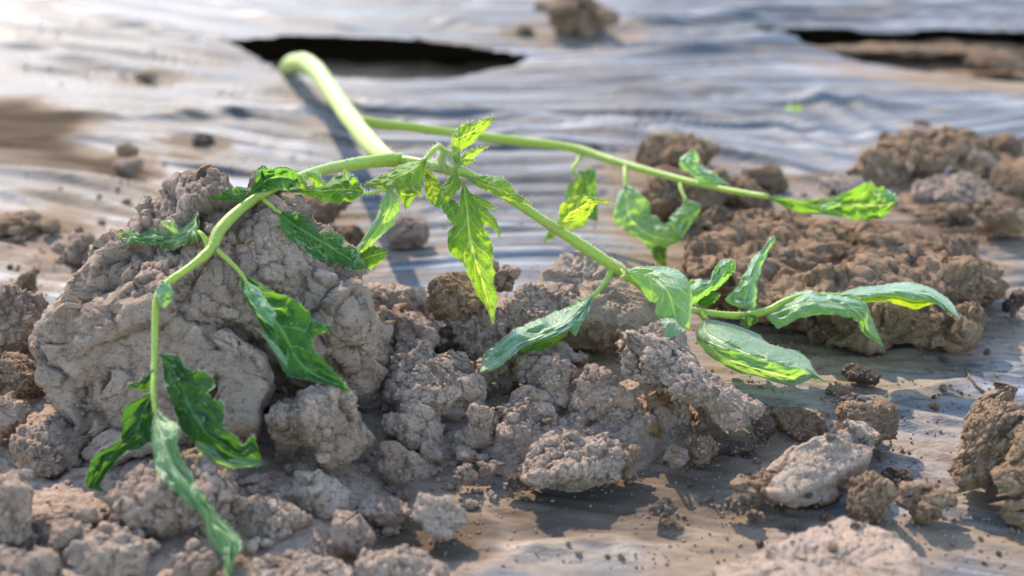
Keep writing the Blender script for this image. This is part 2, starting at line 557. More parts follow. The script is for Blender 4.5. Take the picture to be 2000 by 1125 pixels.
def film_height(x, y):
    """mm in, mm out: the wrinkled film"""
    z0 = np.zeros_like(x)
    P3 = lambda a, b, s=0: np.stack([a, b, z0 + s], 1)
    # fold lines run along level sets of phi: nearly crosswise, swinging towards the viewer to the right
    warp = 16 * vn(P3(x / 150, y / 160, 3.1), 5) + 3.5 * vn(P3(x / 60, y / 60, 1.7), 6)
    slope_l = -0.42 * np.minimum(x + 70, 0) * -1
    phi = y + warp
    phi = phi + 0.42 * np.minimum(x + 60, 0)
    fan = np.exp(-((x - 95) / 75) ** 2 - ((y - 585) / 75) ** 2)
    phi = phi + 0.55 * (x - 60) * fan
    near = sst(460, 360, y)
    phi = phi + near * 0.25 * (x - 20)
    h = 1.5 * vn(P3(x / 170, y / 130, 0.3), 11) + 0.9 * vn(P3(x / 75, y / 70, 0.9), 12)
    mod = 0.55 + 0.75 * sst(-0.3, 0.6, vn(P3(x / 90, y / 75, 4.4), 15))
    sab = lambda v: np.sqrt(v * v + 0.012)
    a = 1 - sab(vn(P3(x / 240, phi / 15, 2.2), 21))
    b = 1 - sab(vn(P3(x / 190, phi / 7, 5.2), 22))
    c = vn(P3(x / 120, phi / 3.4, 7.7), 23)
    e = vn(P3(x / 60, phi / 1.9, 9.1), 24)
    g = 1 - sab(1.0 * vn(P3(x / 150, phi / 4.2, 6.6), 25))
    patch = sst(-0.25, 0.5, vn(P3(x / 55, y / 48, 7.7), 26))
    far = sst(430, 620, y) * 0.35 + 0.65
    h = h + mod * far * (1.4 * a ** 4 + 2.6 * b ** 4 + 0.85 * c * (0.3 + patch) + 2.0 * g ** 3 * (1.25 - patch) + 0.55 * e * (0.35 + patch))
    global PHI
    PHI = phi
    # strong fan of folds by the upper right clods
    ff = fan * (1 - np.abs(vn(P3(x / 130, phi / 15, 8.8), 31)))
    h = h + 2.0 * ff
    fold = np.zeros_like(x)
    wob = 0.7 * vn(P3(x / 40, y / 28, 3.3), 61)
    for px, A, w in FOLDS:
        g = at_z([a for a, b in px], [b for a, b in px], 0)[:, :2] * 1000
        near_ = (x > g[:, 0].min() - 30) & (x < g[:, 0].max() + 30) & (y > g[:, 1].min() - 30) & (y < g[:, 1].max() + 30)
        if not near_.any(): continue
        d, t = line_dist(x[near_] + wob[near_], y[near_] + wob[near_] * 1.2, g)
        fold[near_] += 0.85 * A * np.exp(-(d / (0.85 * w)) ** 2) * np.sin(np.pi * np.clip(t * 0.94 + 0.03, 0, 1)) ** 0.6
    h = h + fold
    # bed is flatter where mud has dried on it close to the viewer on the right
    for hp, up in ((HP1, 7.0), (HP2, 6.0)):
        sd = poly_sd(x, y, hp)
        cy = hp[:, 1].mean()
        h = h + 0.6 * up * np.exp(-np.maximum(sd, 0) / 16) * sst(-6, 20, y - cy) - 2.5 * np.exp(-np.maximum(sd, 0) / 9) * sst(6, -10, y - cy)
    return h - 3.5


def ground_px(poly):
    return at_z([a for a, b in poly], [b for a, b in poly], 0)[:, :2] * 1000


gx = spaced(-235, 235, 1.3, (-2600, 2600))
gy = np.concatenate([np.arange(262, 480, 0.9), np.arange(480, 700, 1.1), np.arange(700, 930, 1.7)])
ys, yy = 1.7, gy[-1]
ext = []
while yy < 4200:
    ys *= 1.22; yy += ys; ext.append(yy)
gy = np.concatenate([gy, ext])
ys, yy = 0.9, gy[0]
ext = []
while yy > -1600:
    ys *= 1.22; yy -= ys; ext.insert(0, yy)
gy = np.concatenate([ext, gy])
GX, GY = np.meshgrid(gx, gy)
fx, fy = GX.ravel(), GY.ravel()
inner = (np.abs(fx) < 420) & (fy > 150) & (fy < 1200)
fz = np.zeros_like(fx)
fz[inner] = film_height(fx[inner], fy[inner])
fphi = fy.copy(); fphi[inner] = PHI
fz *= sst(420, 300, np.abs(fx)) * sst(1200, 1000, fy) * sst(150, 240, fy)

# mud dried on the film, where it lies
dirt = 0.20 + 0.22 * fbm(np.stack([fx / 90, fy / 60, 0 * fx], 1), 3, 41) + 0.42 * fbm(np.stack([fx / 46, fphi / 6.5, 0 * fx], 1), 4, 43, 0.6)
for poly, amt, soft in (([(-200, 185), (60, 180), (170, 225), (140, 265), (230, 330), (60, 300), (-200, 270)], 1.2, 16),
                        ([(-300, 300), (420, 290), (760, 420), (760, 520), (-300, 560)], 0.30, 35),
                        ([(840, 1010), (1000, 930), (1500, 830), (1480, 960), (1300, 1060), (900, 1060)], 0.62, 16),
                        ([(1330, 780), (1500, 650), (1760, 640), (2100, 700), (2100, 1000), (1420, 1130)], -0.02, 22),
                        ([(1500, 640), (1760, 640), (1760, 690), (1530, 700)], 0.5, 8),
                        ([(1250, 250), (1650, 215), (1900, 260), (1700, 420), (1300, 420)], -0.15, 20),
                        ([(1150, 320), (1500, 330), (1900, 420), (2000, 640), (1200, 560)], 0.35, 16),
                        ([(1700, 330), (2100, 300), (2100, 480), (1750, 440)], 0.45, 12),
                        ([(1400, 75), (2100, 140), (2100, 190), (1700, 140)], 0.45, 10),
                        ([(-300, 740), (760, 700), (900, 1000), (700, 1300), (-300, 1300)], 0.45, 16),
                        ([(1280, 1000), (2100, 960), (2100, 1300), (1300, 1300)], 0.1, 14),
                        ([(560, 125), (700, 180), (690, 290), (600, 280)], 0.3, 8)):
    sd = poly_sd(fx, fy, ground_px(poly))
    dirt += amt * sst(soft, -soft, sd)

idx = np.arange(len(fx)).reshape(GX.shape)
q = np.stack([idx[:-1, :-1], idx[:-1, 1:], idx[1:, 1:], idx[1:, :-1]], -1).reshape(-1, 4)
cxm = fx[q].mean(1); cym = fy[q].mean(1)
torn = 1.6 * fbm(np.stack([cxm / 9, cym / 7, 0 * cxm], 1), 3, 51)
keep = (poly_sd(cxm, cym, HP1) > torn) & (poly_sd(cxm, cym, HP2) > torn)
q = q[keep]
used = np.unique(q)
remap = -np.ones(len(fx), np.int64); remap[used] = np.arange(len(used))
me = np_mesh("mulch_film", np.stack([fx, fy, fz], 1)[used] * MM, remap[q])
point_attr(me, "dirt", dirt[used])
stretch = 0.5 + 0.75 * fbm(np.stack([fx / 130, fphi / 3.0, 0 * fx], 1), 3, 71, 0.7) * (0.45 + 0.9 * sst(-0.3, 0.4, vn(np.stack([fx / 80, fy / 55, 0 * fx + 4], 1), 73)))
stretch = 0.5 + (stretch - 0.5) * (0.5 + 0.5 * sst(430, 560, fy))
wet = np.zeros_like(fx)
for poly, soft in (([(900, 960), (1060, 930), (1480, 900), (1460, 1000), (1300, 1060), (920, 1080)], 14), ([(1420, 640), (2100, 600), (2100, 1000), (1500, 1010), (1440, 800)], 22)):
    wet = np.maximum(wet, sst(soft, -soft, poly_sd(fx, fy, ground_px(poly))))
point_attr(me, "wet", wet[used])
point_attr(me, "stretch", stretch[used])
film = tag(add("mulch_film", me, M_FILM), "wrinkled grey plastic mulch film spread over the planting bed", kind='structure')

# earth under the film, out to the horizon
bm = bmesh.new()
bmesh.ops.create_grid(bm, x_segments=40, y_segments=40, size=80)
me = bpy.data.meshes.new("ground"); bm.to_mesh(me); bm.free()
ground = add("ground", me, M_DARK)
ground.location = (0, 0, -0.062)
tag(ground, "dark field earth under and around the plastic film", kind='structure')

# ------------------------------------------------------------------ clods
_ICO = {}


def ico(l):
    if l not in _ICO:
        b = bmesh.new()
        bmesh.ops.create_icosphere(b, subdivisions=l, radius=1)
        b.verts.ensure_lookup_table()
        v = np.array([x.co[:] for x in b.verts])
        f = np.array([[x.index for x in p.verts] for p in b.faces])
        b.free()
        _ICO[l] = (v / np.linalg.norm(v, axis=1)[:, None], f)
    return _ICO[l]


def rot_y(a):
    c, s = math.cos(a), math.sin(a)
    return np.array([[c, 0, s], [0, 1, 0], [-s, 0, c]])


def rock_base(seed, ext, lvl, flat=0.5, roll=0.0, planes=11, cut=None, **_):
    """the broken form of a clod: cut faces and lobes. ext in mm. roll: degrees on screen"""
    rs = np.random.RandomState(seed)
    d, f = ico(lvl)
    ext = np.asarray(ext, float)
    nrm = rs.normal(size=(planes, 3)); nrm /= np.linalg.norm(nrm, axis=1)[:, None]
    nrm = np.concatenate([nrm, [[0, 0, 1], [0, 0, -1], [0, -0.8, 0.6]]])
    nrm[-1] += rs.normal(size=3) * .2
    nrm /= np.linalg.norm(nrm, axis=1)[:, None]
    hh = rs.uniform(0.56, 1.0, len(nrm))
    if cut:                               # one broad broken face
        nrm = np.concatenate([nrm, [np.array(cut[:3]) / np.linalg.norm(cut[:3])]]); hh = np.append(hh, cut[3])
    r = hh / np.maximum(d @ nrm.T, 1e-3)
    k = 30.0
    rs_ = -np.log(np.exp(-k * np.minimum(r, 3)).sum(1)) / k
    flat = min(1.0, flat * 0.8 + 0.66)
    r = flat * np.clip(rs_, 0.3, 1.25) + (1 - flat) * 0.95
    p = d * r[:, None]
    if roll: p = p @ rot_y(math.radians(roll)).T
    p = p / (p.max(0) - p.min(0)) * ext
    nd = p / ext ** 2
    nd /= np.linalg.norm(nd, axis=1)[:, None] + 1e-9
    big = ext.prod() ** (1 / 3)
    off = rs.uniform(0, 100, 3)
    p = p + nd * (fbm(p / (big * 0.42) + off, 3, seed % 97, 0.5) * big * 0.06)[:, None]
    lo, hi = p.min(0), p.max(0)
    return (p - (lo + hi) / 2) / (hi - lo) * ext, f


def normals(p, f):
    n = np.cross(p[f[:, 1]] - p[f[:, 0]], p[f[:, 2]] - p[f[:, 0]])
    N = np.stack([sum(np.bincount(f[:, k], n[:, j], len(p)) for k in range(3)) for j in range(3)], 1)
    return N / (np.linalg.norm(N, axis=1)[:, None] + 1e-12)


def rock_detail(p, f, seed, lvl, crumb=0.5, crack=0.0, gran=2.3, smooth=0.0, **_):
    """ledges, granules, drying cracks and grit, raised on the finished form"""
    ext = p.max(0) - p.min(0)
    m = ext.min()
    big = ext.prod() ** (1 / 3)
    off = np.random.RandomState(seed + 5).uniform(0, 100, 3)
    rough = 1 - smooth
    wp = p + 0.10 * big * np.stack([vn(p / (big * .2) + off + 7 * j, 3 + j) for j in range(3)], 1)
    nd = normals(p, f)
    # broken ledges: steps between lumps
    s1 = fbm(wp / (big * 0.24) + off * 2, 4, seed % 89, 0.55)
    step = np.floor(s1 * 4) + sst(0.40, 0.60, s1 * 4 - np.floor(s1 * 4))
    h = (step / 4) * big * 0.08 * (0.35 + 0.65 * rough)
    rg = fbm(wp / (big * 0.11) + off * 2.7, 4, seed % 79, 0.62)
    h = h + rg * big * 0.012 * rough
    h = h + facet(wp / (big * 0.26) + off * 1.7, seed % 53) * big * 0.26 * 0.30 * (0.3 + 0.7 * rough)
    h = h + facet(wp / (big * 0.10) + off * 2.3, seed % 47) * big * 0.10 * 0.42 * (0.15 + 0.85 * rough)
    p = p + nd * h[:, None]
    nd = normals(p, f)
    mask = sst(0.35 - crumb, 0.75 - crumb, fbm(p / (big * 0.36) + off * 3, 3, seed % 83) * 0.6 + 0.25)
    q = p + 0.5 * gran * np.stack([vn(p / gran + off + 7 * j, 13 + j) for j in range(3)], 1)
    f1, f2, rid = worley(q / gran + off, seed % 71, ident=True)      # angular aggregates of unequal height
    g1 = sst(0.0, 0.30, f2 - f1) * (0.25 + 0.95 * rid) + 0.35 * np.clip(1 - f1 / 0.8, 0, 1)
    h = (g1 * 0.22 + facet(q / (gran * 0.9) + off, seed % 43) * 0.32) * gran * mask * (0.45 + 0.55 * sst(-.3, .4, vn(p / (gran * 2.2) + off, 31)))
    if lvl >= 5:
        f1, f2, rid = worley(q / (gran * 0.42) + off, seed % 67, ident=True)
        g2 = sst(0.0, 0.35, f2 - f1) * (0.2 + rid)
        h = h + (g2 * 0.10 + facet(q / (gran * 0.45) + off, seed % 41) * 0.16) * gran * (0.3 + 0.7 * mask) * (0.4 + 0.6 * rough)
    if crack:
        c = p + 3.5 * np.stack([fbm(p / 9 + off + 9 * j, 3, 3 + j) for j in range(3)], 1)
        f1, f2 = worley(c / 30 + off * 1.3, seed % 61, True)
        e = f2 - f1 + 0.10 * vn(p / 11 + off, 44)
        h = h - crack * (1 - sst(0.0, 0.06, e)) * (1 - 0.75 * mask)
        h = h + crack * 0.35 * sst(0, 0.3, e)
    fr = fbm(p / 2.4 + off, 4, seed % 59, 0.7)
    h = h + (fr * 1.15 - np.clip(fr - 0.15, 0, 1) * 1.7) * min(1, m / 12) * (1 - 0.7 * smooth)
    return p + nd * h[:, None]


def rock(seed, ext, lvl, **k):
    p, f = rock_base(seed, ext, lvl, **k)
    p = rock_detail(p, f, seed, lvl, **k)
    lo, hi = p.min(0), p.max(0)
    return (p - (lo + hi) / 2) / (hi - lo) * np.asarray(ext, float), f


def clump(seed, ext, n=9, lvl=4, style=None):
    """granules stuck together in one lump"""
    rs = np.random.RandomState(seed)
    ext = np.asarray(ext, float)
    V, F, o = [], [], 0
    for k in range(n):
        t = k / max(1, n - 1)
        s = (0.62 - 0.36 * t ** 0.6) * rs.uniform(0.85, 1.15)
        e = ext * s * rs.uniform(0.8, 1.2, 3)
        e = np.minimum(e, ext * 0.75)
        e = 0.5 * e + 0.5 * min(e) 
        v, f = rock(seed * 7 + k, e, lvl if k < 3 else max(3, lvl - 1), **(style or dict(crumb=0.7, flat=0.25, gran=max(1.0, e.min() * 0.24))))
        u = rs.normal(size=3); u /= np.linalg.norm(u)
        c = u * (ext - e) / 2 * rs.uniform(0.65, 1.0)
        if k == 0: c = np.zeros(3)
        V.append(v + c); F.append(f + o); o += len(v)
    p, f = np.concatenate(V), np.concatenate(F)
    lo, hi = p.min(0), p.max(0)
    return (p - (lo + hi) / 2) / (hi - lo) * ext, f


def place(bbox, dep=None, zb=0.0, sink=2.0, cap=0.9):
    """the photograph's box of a clod resting at height zb -> centre (m) and extents (mm)"""
    x0, y0, x1, y1 = bbox
    yf = at_z((x0 + x1) / 2, y1, zb)[0][1] * 1000
    mmpx = lambda Y: np.linalg.norm(at_y((x0 + x1) / 2, (y0 + y1) / 2, Y)[0] - CP) * 1000 / FPX
    w = (x1 - x0) * mmpx(yf)
    if dep is None: dep = 0.75 * min(w, (y1 - y0) * mmpx(yf) * 1.3)
    dep = min(dep, cap * w)
    yc = yf + dep * 0.42
    w = (x1 - x0) * mmpx(yc)
    dep = min(dep, cap * w)
    zt = at_y((x0 + x1) / 2, y0, yc + dep * 0.12)[0][2] * 1000
    h = max(zt - zb, 0.22 * min(w, dep)) + sink
    c = np.array([at_y((x0 + x1) / 2, (y0 + y1) / 2, yc)[0][0], yc * MM, (zb - sink + h / 2) * MM])
    return c, (w * 1.03, dep, h)



def fit(v, c, e, bbox, outline=None):
    """nudge size and place until the clod, as it stands, covers the photograph's box; its underside stays where it rests"""
    x0, y0, x1, y1 = bbox
    s = np.ones(3); c = c.copy()
    bot = c[2] + v[:, 2].min() * MM
    for _ in range(7):
        q = (v * s) * MM + c
        d = q - CP
        dz = d @ FW
        px = W / 2 + FPX * d[:, 0] / dz
        py = H / 2 - FPX * (d @ UP) / dz
        a0, a1, b0, b1 = px.min(), px.max(), py.min(), py.max()
        s[0] *= (x1 - x0) / (a1 - a0)
        c[0] += ((x0 + x1) - (a0 + a1)) / 2 / FPX * np.linalg.norm(c - CP)
        r = (y1 - y0) / (b1 - b0)
        s[2] *= np.clip(r, 0.6, 1.5) ** 0.9
        if r < 1 or s[2] > 1.15: s[1] *= np.clip(r, 0.7, 1.3) ** 0.5
        c[2] = bot - v[:, 2].min() * s[2] * MM
        # lower edge: slide along the ground
        c[1] += (b1 - y1) / FPX * (np.linalg.norm(c - CP)) / 0.42 * 0.8
    v = v * s
    if outline:
        L, R = (np.array(sorted(o)) for o in outline)
        for _ in range(2):
            q = v * MM + c
            d = q - CP
            dz = d @ FW
            px = W / 2 + FPX * d[:, 0] / dz
            py = H / 2 - FPX * (d @ UP) / dz
            nb = 26
            e = np.linspace(py.min(), py.max() + 1e-6, nb + 1)
            b = np.clip(np.digitize(py, e) - 1, 0, nb - 1)
            l = np.array([px[b == k].min() if (b == k).any() else np.nan for k in range(nb)])
            r = np.array([px[b == k].max() if (b == k).any() else np.nan for k in range(nb)])
            m = (e[:-1] + e[1:]) / 2
            ok = ~np.isnan(l)
            kk = np.array([1, 2, 1.]) / 4
            l = np.convolve(np.pad(np.interp(m, m[ok], l[ok]), 1, 'edge'), kk, 'valid'); r = np.convolve(np.pad(np.interp(m, m[ok], r[ok]), 1, 'edge'), kk, 'valid')
            li, ri = np.interp(py, m, l), np.interp(py, m, r)
            Lt, Rt = np.interp(py, L[:, 0], L[:, 1]), np.interp(py, R[:, 0], R[:, 1])
            sc = np.clip((Rt - Lt) / np.maximum(ri - li, 1), 0.4, 2.2)
            nx = (Lt + Rt) / 2 + (px - (li + ri) / 2) * sc
            v[:, 0] += (nx - px) / FPX * dz / MM
    return v, c


OUTLINES = {
    "largest grey clod": ([(345, 400), (360, 330), (400, 275), (440, 235), (480, 190), (540, 150), (600, 120), (680, 100), (880, 110)],
                          [(345, 440), (370, 540), (400, 575), (450, 610), (500, 660), (540, 690), (600, 715), (680, 727), (780, 715), (880, 690)]),
    "smooth cracked grey": ([(560, 170), (580, 150), (620, 90), (680, 65), (740, 80), (800, 120), (830, 145), (870, 150), (905, 160)],
                            [(560, 400), (600, 420), (660, 470), (700, 515), (760, 522), (800, 505), (860, 500), (905, 470)]),
    "long low brown": ([(408, 1420), (440, 1365), (480, 1355), (560, 1370), (620, 1500), (650, 1580), (680, 1600)],
                       [(408, 1560), (430, 1700), (450, 1800), (480, 1880), (520, 1940), (560, 1965), (600, 1910), (650, 1895), (680, 1850)]),
    "big wedge": ([(648, 1215), (700, 1205), (740, 1235), (770, 1300), (800, 1370), (838, 1400)],
                  [(648, 1245), (680, 1330), (700, 1360), (740, 1410), (770, 1445), (800, 1466), (838, 1460)]),
    "pale rough": ([(672, 815), (700, 770), (740, 745), (780, 748), (840, 780)], [(672, 840), (700, 865), (730, 885), (745, 930), (780, 942), (800, 930), (840, 900)]),
    "long tan": ([(825, 1640), (850, 1590), (880, 1540), (920, 1495), (960, 1488), (985, 1530)], [(825, 1695), (850, 1720), (900, 1700), (930, 1680), (960, 1645), (985, 1600)]),
    "big brown clod": ([(732, 1975), (780, 1905), (820, 1882), (870, 1872), (920, 1852), (960, 1870), (1000, 1960)], [(732, 2060), (800, 2110), (1000, 2120)]),
    "broad smooth": ([(480, 1125), (520, 1080), (560, 1035), (600, 1010), (690, 1000)], [(480, 1165), (520, 1220), (560, 1260), (600, 1290), (650, 1300), (690, 1250)]),
    "thin pale crust": ([(628, 1285), (650, 1240), (680, 1240), (705, 1300)], [(628, 1310), (650, 1335), (680, 1345), (705, 1345)]),
}


#  box in the photograph, depth mm, base height mm, form, soil, extra, label
CLODS = [
 # the big lump the drooping leaf stalk lies on
 ((95, 345, 727, 810), 92, 0, 'rock', 'grey', dict(crumb=.42, flat=.5, crack=1.8, gran=2.0, lvl=7), "soil_clod", "largest grey clod, the tall one under the left leaf stalk with leaves draped down it"),
 ((62, 560, 522, 905), 70, 0, 'slab', 'grey', dict(cut=(-.15, -.85, .5, .42), crumb=-.02, flat=.45, crack=3.4, gran=2.2, lvl=7, roll=-8, smooth=.9), "soil_clod", "smooth cracked grey clod leaning in front of the largest clod behind the hanging leaves"),
 ((520, 745, 722, 930), 44, 0, 'rock', 'grey', dict(crumb=.3, flat=.5, crack=.8, lvl=6), "soil_clod", "grey clod forming the right foot of the largest clod, under the broad dark leaf tip"),
 ((660, 690, 770, 780), 26, 0, 'rock', 'brown', dict(crumb=.1), "soil_clod", "shaded brown clod wedged between the largest clod and the pale central clod"),
 # central heap
 ((742, 672, 945, 840), 34, 0, 'rock', 'pale', dict(cut=(-.15, -.5, .86, .42), crumb=.3, flat=.5, roll=6, lvl=6), "soil_clod", "pale rough clod with sunlit top in the middle of the central heap"),
 ((690, 560, 840, 660), 32, 4, 'rock', 'pale', dict(crumb=.6, flat=.3), "soil_clod", "low pale crumbly clod just right of the largest clod's back edge"),
 ((715, 600, 852, 735), 34, 3, 'rock', 'grey', dict(cut=(-.2, -.6, .78, .42), crumb=.1, flat=.6, roll=10), "soil_clod", "tilted grey clod with a flat ridged face behind the pale rough clod"),
 ((834, 532, 962, 618), 30, 14, 'rock', 'brown', dict(crumb=.5, flat=.35, roll=-10), "soil_clod", "brown lump behind the hanging middle leaf, highest on the central heap"),
 ((945, 508, 1018, 572), 20, 16, 'clump', 'grey', dict(), "soil_clod", "small knobbly grey lump at right of the hanging middle leaf's edge"),
 ((868, 596, 1035, 725), 40, 3, 'rock', 'grey', dict(cut=(0, -.45, .9, .45), crumb=.3, flat=.6), "soil_clod", "grey clod directly under the tip of the hanging middle leaf"),
 ((985, 560, 1150, 690), 46, 4, 'rock', 'grey', dict(crumb=.75, flat=.3), "soil_clod", "crumbly grey clod behind the pale leaf lying on the central heap"),
 ((1000, 480, 1300, 690), 70, 2, 'slab', 'pale', dict(cut=(-.05, -.3, .95, .33), crumb=-.25, flat=.9, lvl=6, smooth=.6), "soil_slab", "broad smooth pale slab sloping under the bare green leaf stalk"),
 ((1130, 590, 1260, 700), 40, 4, 'rock', 'brown', dict(crumb=.3, flat=.6), "soil_clod", "brown clod under the lower edge of the smooth pale slab"),
 ((1003, 662, 1138, 745), 36, 7, 'rock', 'grey', dict(cut=(0, -.3, .95, .4), crumb=.25, flat=.7, crack=1.2), "soil_clod", "flat cracked grey clod right under the pale leaf lying on the heap"),
 ((1028, 700, 1130, 815), 34, 2, 'rock', 'grey', dict(crumb=.55), "soil_clod", "rounded grey clod with crumbly top left of its smoother twin at the heap's front"),
 ((1105, 712, 1242, 842), 36, 2, 'rock', 'grey', dict(cut=(.05, -.65, .75, .5), crumb=.2, flat=.5), "soil_clod", "rounded smooth grey clod at the heap's front beside the wedge shaped clod"),
 ((1205, 648, 1466, 838), 54, 7, 'rock', 'pale', dict(cut=(.1, -.5, .86, .45), crumb=.3, flat=.5, roll=-28, lvl=6, gran=2.6), "soil_clod", "big wedge shaped clod pointing right with a shaded hollow below it"),
 ((1232, 628, 1345, 705), 40, 20, 'slab', 'pale', dict(crumb=-.2, flat=.75, roll=-14), "soil_slab", "thin pale crust plate on the back of the wedge shaped clod, under the broad green leaf"),
 ((1270, 760, 1350, 860), 26, 0, 'rock', 'grey', dict(crumb=.1, crack=1.2, flat=.6), "soil_clod", "dark grey cracked clod tucked under the wedge shaped clod"),
 ((1165, 790, 1285, 870), 30, 0, 'rock', 'grey', dict(crumb=.3), "soil_clod", "dark grey clod in the shade under the smooth rounded clod"),
 ((1345, 790, 1420, 845), 24, 0, 'clump', 'grey', dict(), "soil_clod", "crumbly grey lump in the shade under the wedge shaped clod's point"),
 ((968, 760, 1092, 858), 30, 0, 'rock', 'grey', dict(crumb=.35, flat=.6), "soil_clod", "flat oval grey clod in front of the rounded twin clods"),
 ((1018, 850, 1215, 945), 34, 0, 'rock', 'pale', dict(cut=(-.1, -.25, .96, .42), crumb=.3, flat=.6, roll=-4), "soil_clod", "flat pale clod lying on the film at the very front of the central heap"),
 ((1190, 868, 1255, 935), 20, 0, 'clump', 'brown', dict(), "soil_clod", "brown crumbly lump at the right end of the flat front clod"),
 ((962, 805, 1045, 888), 24, 0, 'clump', 'grey', dict(n=11), "soil_clod", "knobbly grey lump left of the oval clod"),
 ((1080, 800, 1180, 870), 26, 0, 'clump', 'grey', dict(n=12), "soil_clod", "grey lump of stuck granules behind the flat front clod"),
 ((1172, 842, 1240, 890), 20, 0, 'clump', 'grey', dict(), "soil_clod", "small grey lump below the dark grey shaded clod"),
 ((1020, 868, 1062, 905), 12, 0, 'clump', 'grey', dict(n=6), "soil_clod", "tiny grey lump at the left end of the flat front clod"),
 ((742, 778, 868, 885), 34, 0, 'clump', 'grey', dict(n=16, lvl=5), "soil_clod", "peaked lump of stuck grey granules in front of the pale rough clod"),
 ((735, 860, 822, 950), 26, 0, 'clump', 'grey', dict(n=8, lvl=5), "soil_clod", "round grey lump with small knobs at the foot of the peaked lump"),
 ((822, 858, 868, 905), 15, 0, 'rock', 'grey', dict(crumb=.2), "soil_clod", "small round grey clod right below the peaked lump"),
 ((900, 785, 975, 880), 24, 0, 'clump', 'grey', dict(n=13, lvl=5), "soil_clod", "upright grey lump of granules between the peaked lump and the oval clod"),
 ((878, 840, 930, 888), 16, 0, 'clump', 'grey', dict(n=7), "soil_clod", "grey granular lump at the left foot of the upright lump"),
 ((886, 868, 955, 905), 15, 0, 'clump', 'grey', dict(n=8), "soil_clod", "low row of grey granules in front of the upright lump"),
 ((845, 690, 925, 745), 22, 6, 'rock', 'pale', dict(crumb=.3, roll=-8), "soil_clod", "small tan flake behind the pale rough clod's shoulder"),
 ((850, 640, 935, 720), 30, 0, 'rock', 'damp', dict(crumb=.6), "soil_clod", "dark brown clod deep in the gap below the hanging middle leaf"),
 ((930, 700, 1010, 790), 30, 0, 'rock', 'grey', dict(crumb=.4), "soil_clod", "grey clod under the tip of the pale leaf lying on the heap"),
 ((885, 905, 935, 945), 14, 0, 'clump', 'grey', dict(n=7), "soil_clod", "small knobbly lump on the bare film in front of the upright lump"),
 ((930, 898, 978, 936), 13, 0, 'clump', 'pale', dict(n=6), "soil_clod", "small pale knobbly lump on the bare film beside its greyer neighbour"),
 ((985, 922, 1038, 960), 15, 0, 'clump', 'damp', dict(n=6), "soil_clod", "dark crumbly lump at the edge of the sunlit patch of film"),
 # lower left heap
 ((218, 885, 470, 1050), 46, 0, 'rock', 'grey', dict(crumb=.75, flat=.2, lvl=6, gran=2.6), "soil_clod", "rounded crumbly clod behind the long pale hanging leaf"),
 ((128, 1032, 295, 1150), 34, 0, 'rock', 'pale', dict(crumb=.15, flat=.5, roll=10), "soil_clod", "pale clod with warm lit top at the bottom left edge"),
 ((440, 978, 605, 1078), 34, 0, 'rock', 'grey', dict(crumb=.25, flat=.6, roll=6), "soil_clod", "flat grey clod right of the long pale hanging leaf"),
 ((540, 922, 682, 1020), 30, 0, 'slab', 'pale', dict(crumb=.0, flat=.75, roll=-32), "soil_slab", "tilted pale plate sloping right beside the clump of granules"),
 ((455, 920, 545, 985), 22, 0, 'clump', 'grey', dict(n=11, lvl=5), "soil_clod", "clump of grey granules left of the tilted pale plate"),
 ((560, 865, 702, 965), 34, 0, 'rock', 'grey', dict(crumb=.7, flat=.25), "soil_clod", "grey crumbly clod in front of the largest clod's right foot"),
 ((642, 1004, 728, 1090), 24, 0, 'rock', 'grey', dict(crumb=.35, flat=.2), "soil_clod", "round grey clod below the tilted pale plate"),
 ((700, 968, 805, 1025), 24, 0, 'rock', 'grey', dict(crumb=.3, flat=.3), "soil_clod", "oval grey clod on the film right of the round grey clod"),
 ((808, 960, 908, 1052), 26, 0, 'rock', 'pale', dict(crumb=.35, flat=.45, roll=40), "soil_clod", "squarish pale clod with a ridge, alone on the film left of the sunlit patch"),
 ((-60, 770, 55, 870), 30, 4, 'rock', 'grey', dict(crumb=.2, flat=.5), "soil_clod", "smooth grey clod at the left edge below the cracked clod's corner"),
 ((-70, 925, 70, 1100), 40, 0, 'rock', 'grey', dict(crumb=.2, flat=.5), "soil_clod", "dark smooth clod cut by the left edge, low in the corner"),
 ((55, 985, 205, 1085), 34, 0, 'clump', 'grey', dict(n=12, lvl=5), "soil_clod", "lumpy grey clod left of the crumbly clod in the lower left heap"),
 ((20, 820, 160, 930), 38, 0, 'rock', 'grey', dict(crumb=.8, flat=.2), "soil_clod", "shaded crumbly clod beside the cracked clod's left foot"),
 ((-40, 1060, 120, 1170), 34, 0, 'clump', 'grey', dict(n=10, lvl=5), "soil_clod", "blurred pale lump in the bottom left corner"),
 ((490, 1080, 690, 1180), 34, 0, 'rock', 'pale', dict(crumb=.45, flat=.35), "soil_clod", "blurred pale clod at the bottom edge right of the hanging leaf tip"),
 ((700, 1075, 870, 1180), 34, 0, 'rock', 'pale', dict(crumb=.45, flat=.35), "soil_clod", "blurred pinkish clod at the bottom edge in front of the round grey clod"),
 ((330, 1050, 432, 1140), 28, 0, 'clump', 'grey', dict(n=9), "soil_clod", "dim knobbly lump left of the long hanging leaf's tip"),
 # left edge, on the film
 ((-60, 560, 112, 720), 60, 0, 'rock', 'grey', dict(crumb=.15, flat=.6), "soil_clod", "smooth grey clod at the left edge beside the largest clod"),
 ((-30, 600, 60, 700), 28, 0, 'clump', 'grey', dict(n=12), "soil_clod", "crumbly grey lump in front of the smooth clod at the left edge"),
 ((-30, 690, 95, 790), 40, 0, 'rock', 'brown', dict(crumb=.8, flat=.2), "soil_clod", "brown crumbly clod at the left edge over a dark gap"),
 ((-30, 408, 120, 480), 34, 0, 'clump', 'brown', dict(n=14, lvl=5), "soil_clod", "ragged brown lump on the film at the left edge"),
 ((98, 448, 190, 530), 30, 0, 'clump', 'grey', dict(n=9, lvl=5), "soil_clod", "greyish ragged lump on the film between the left edge and the largest clod"),
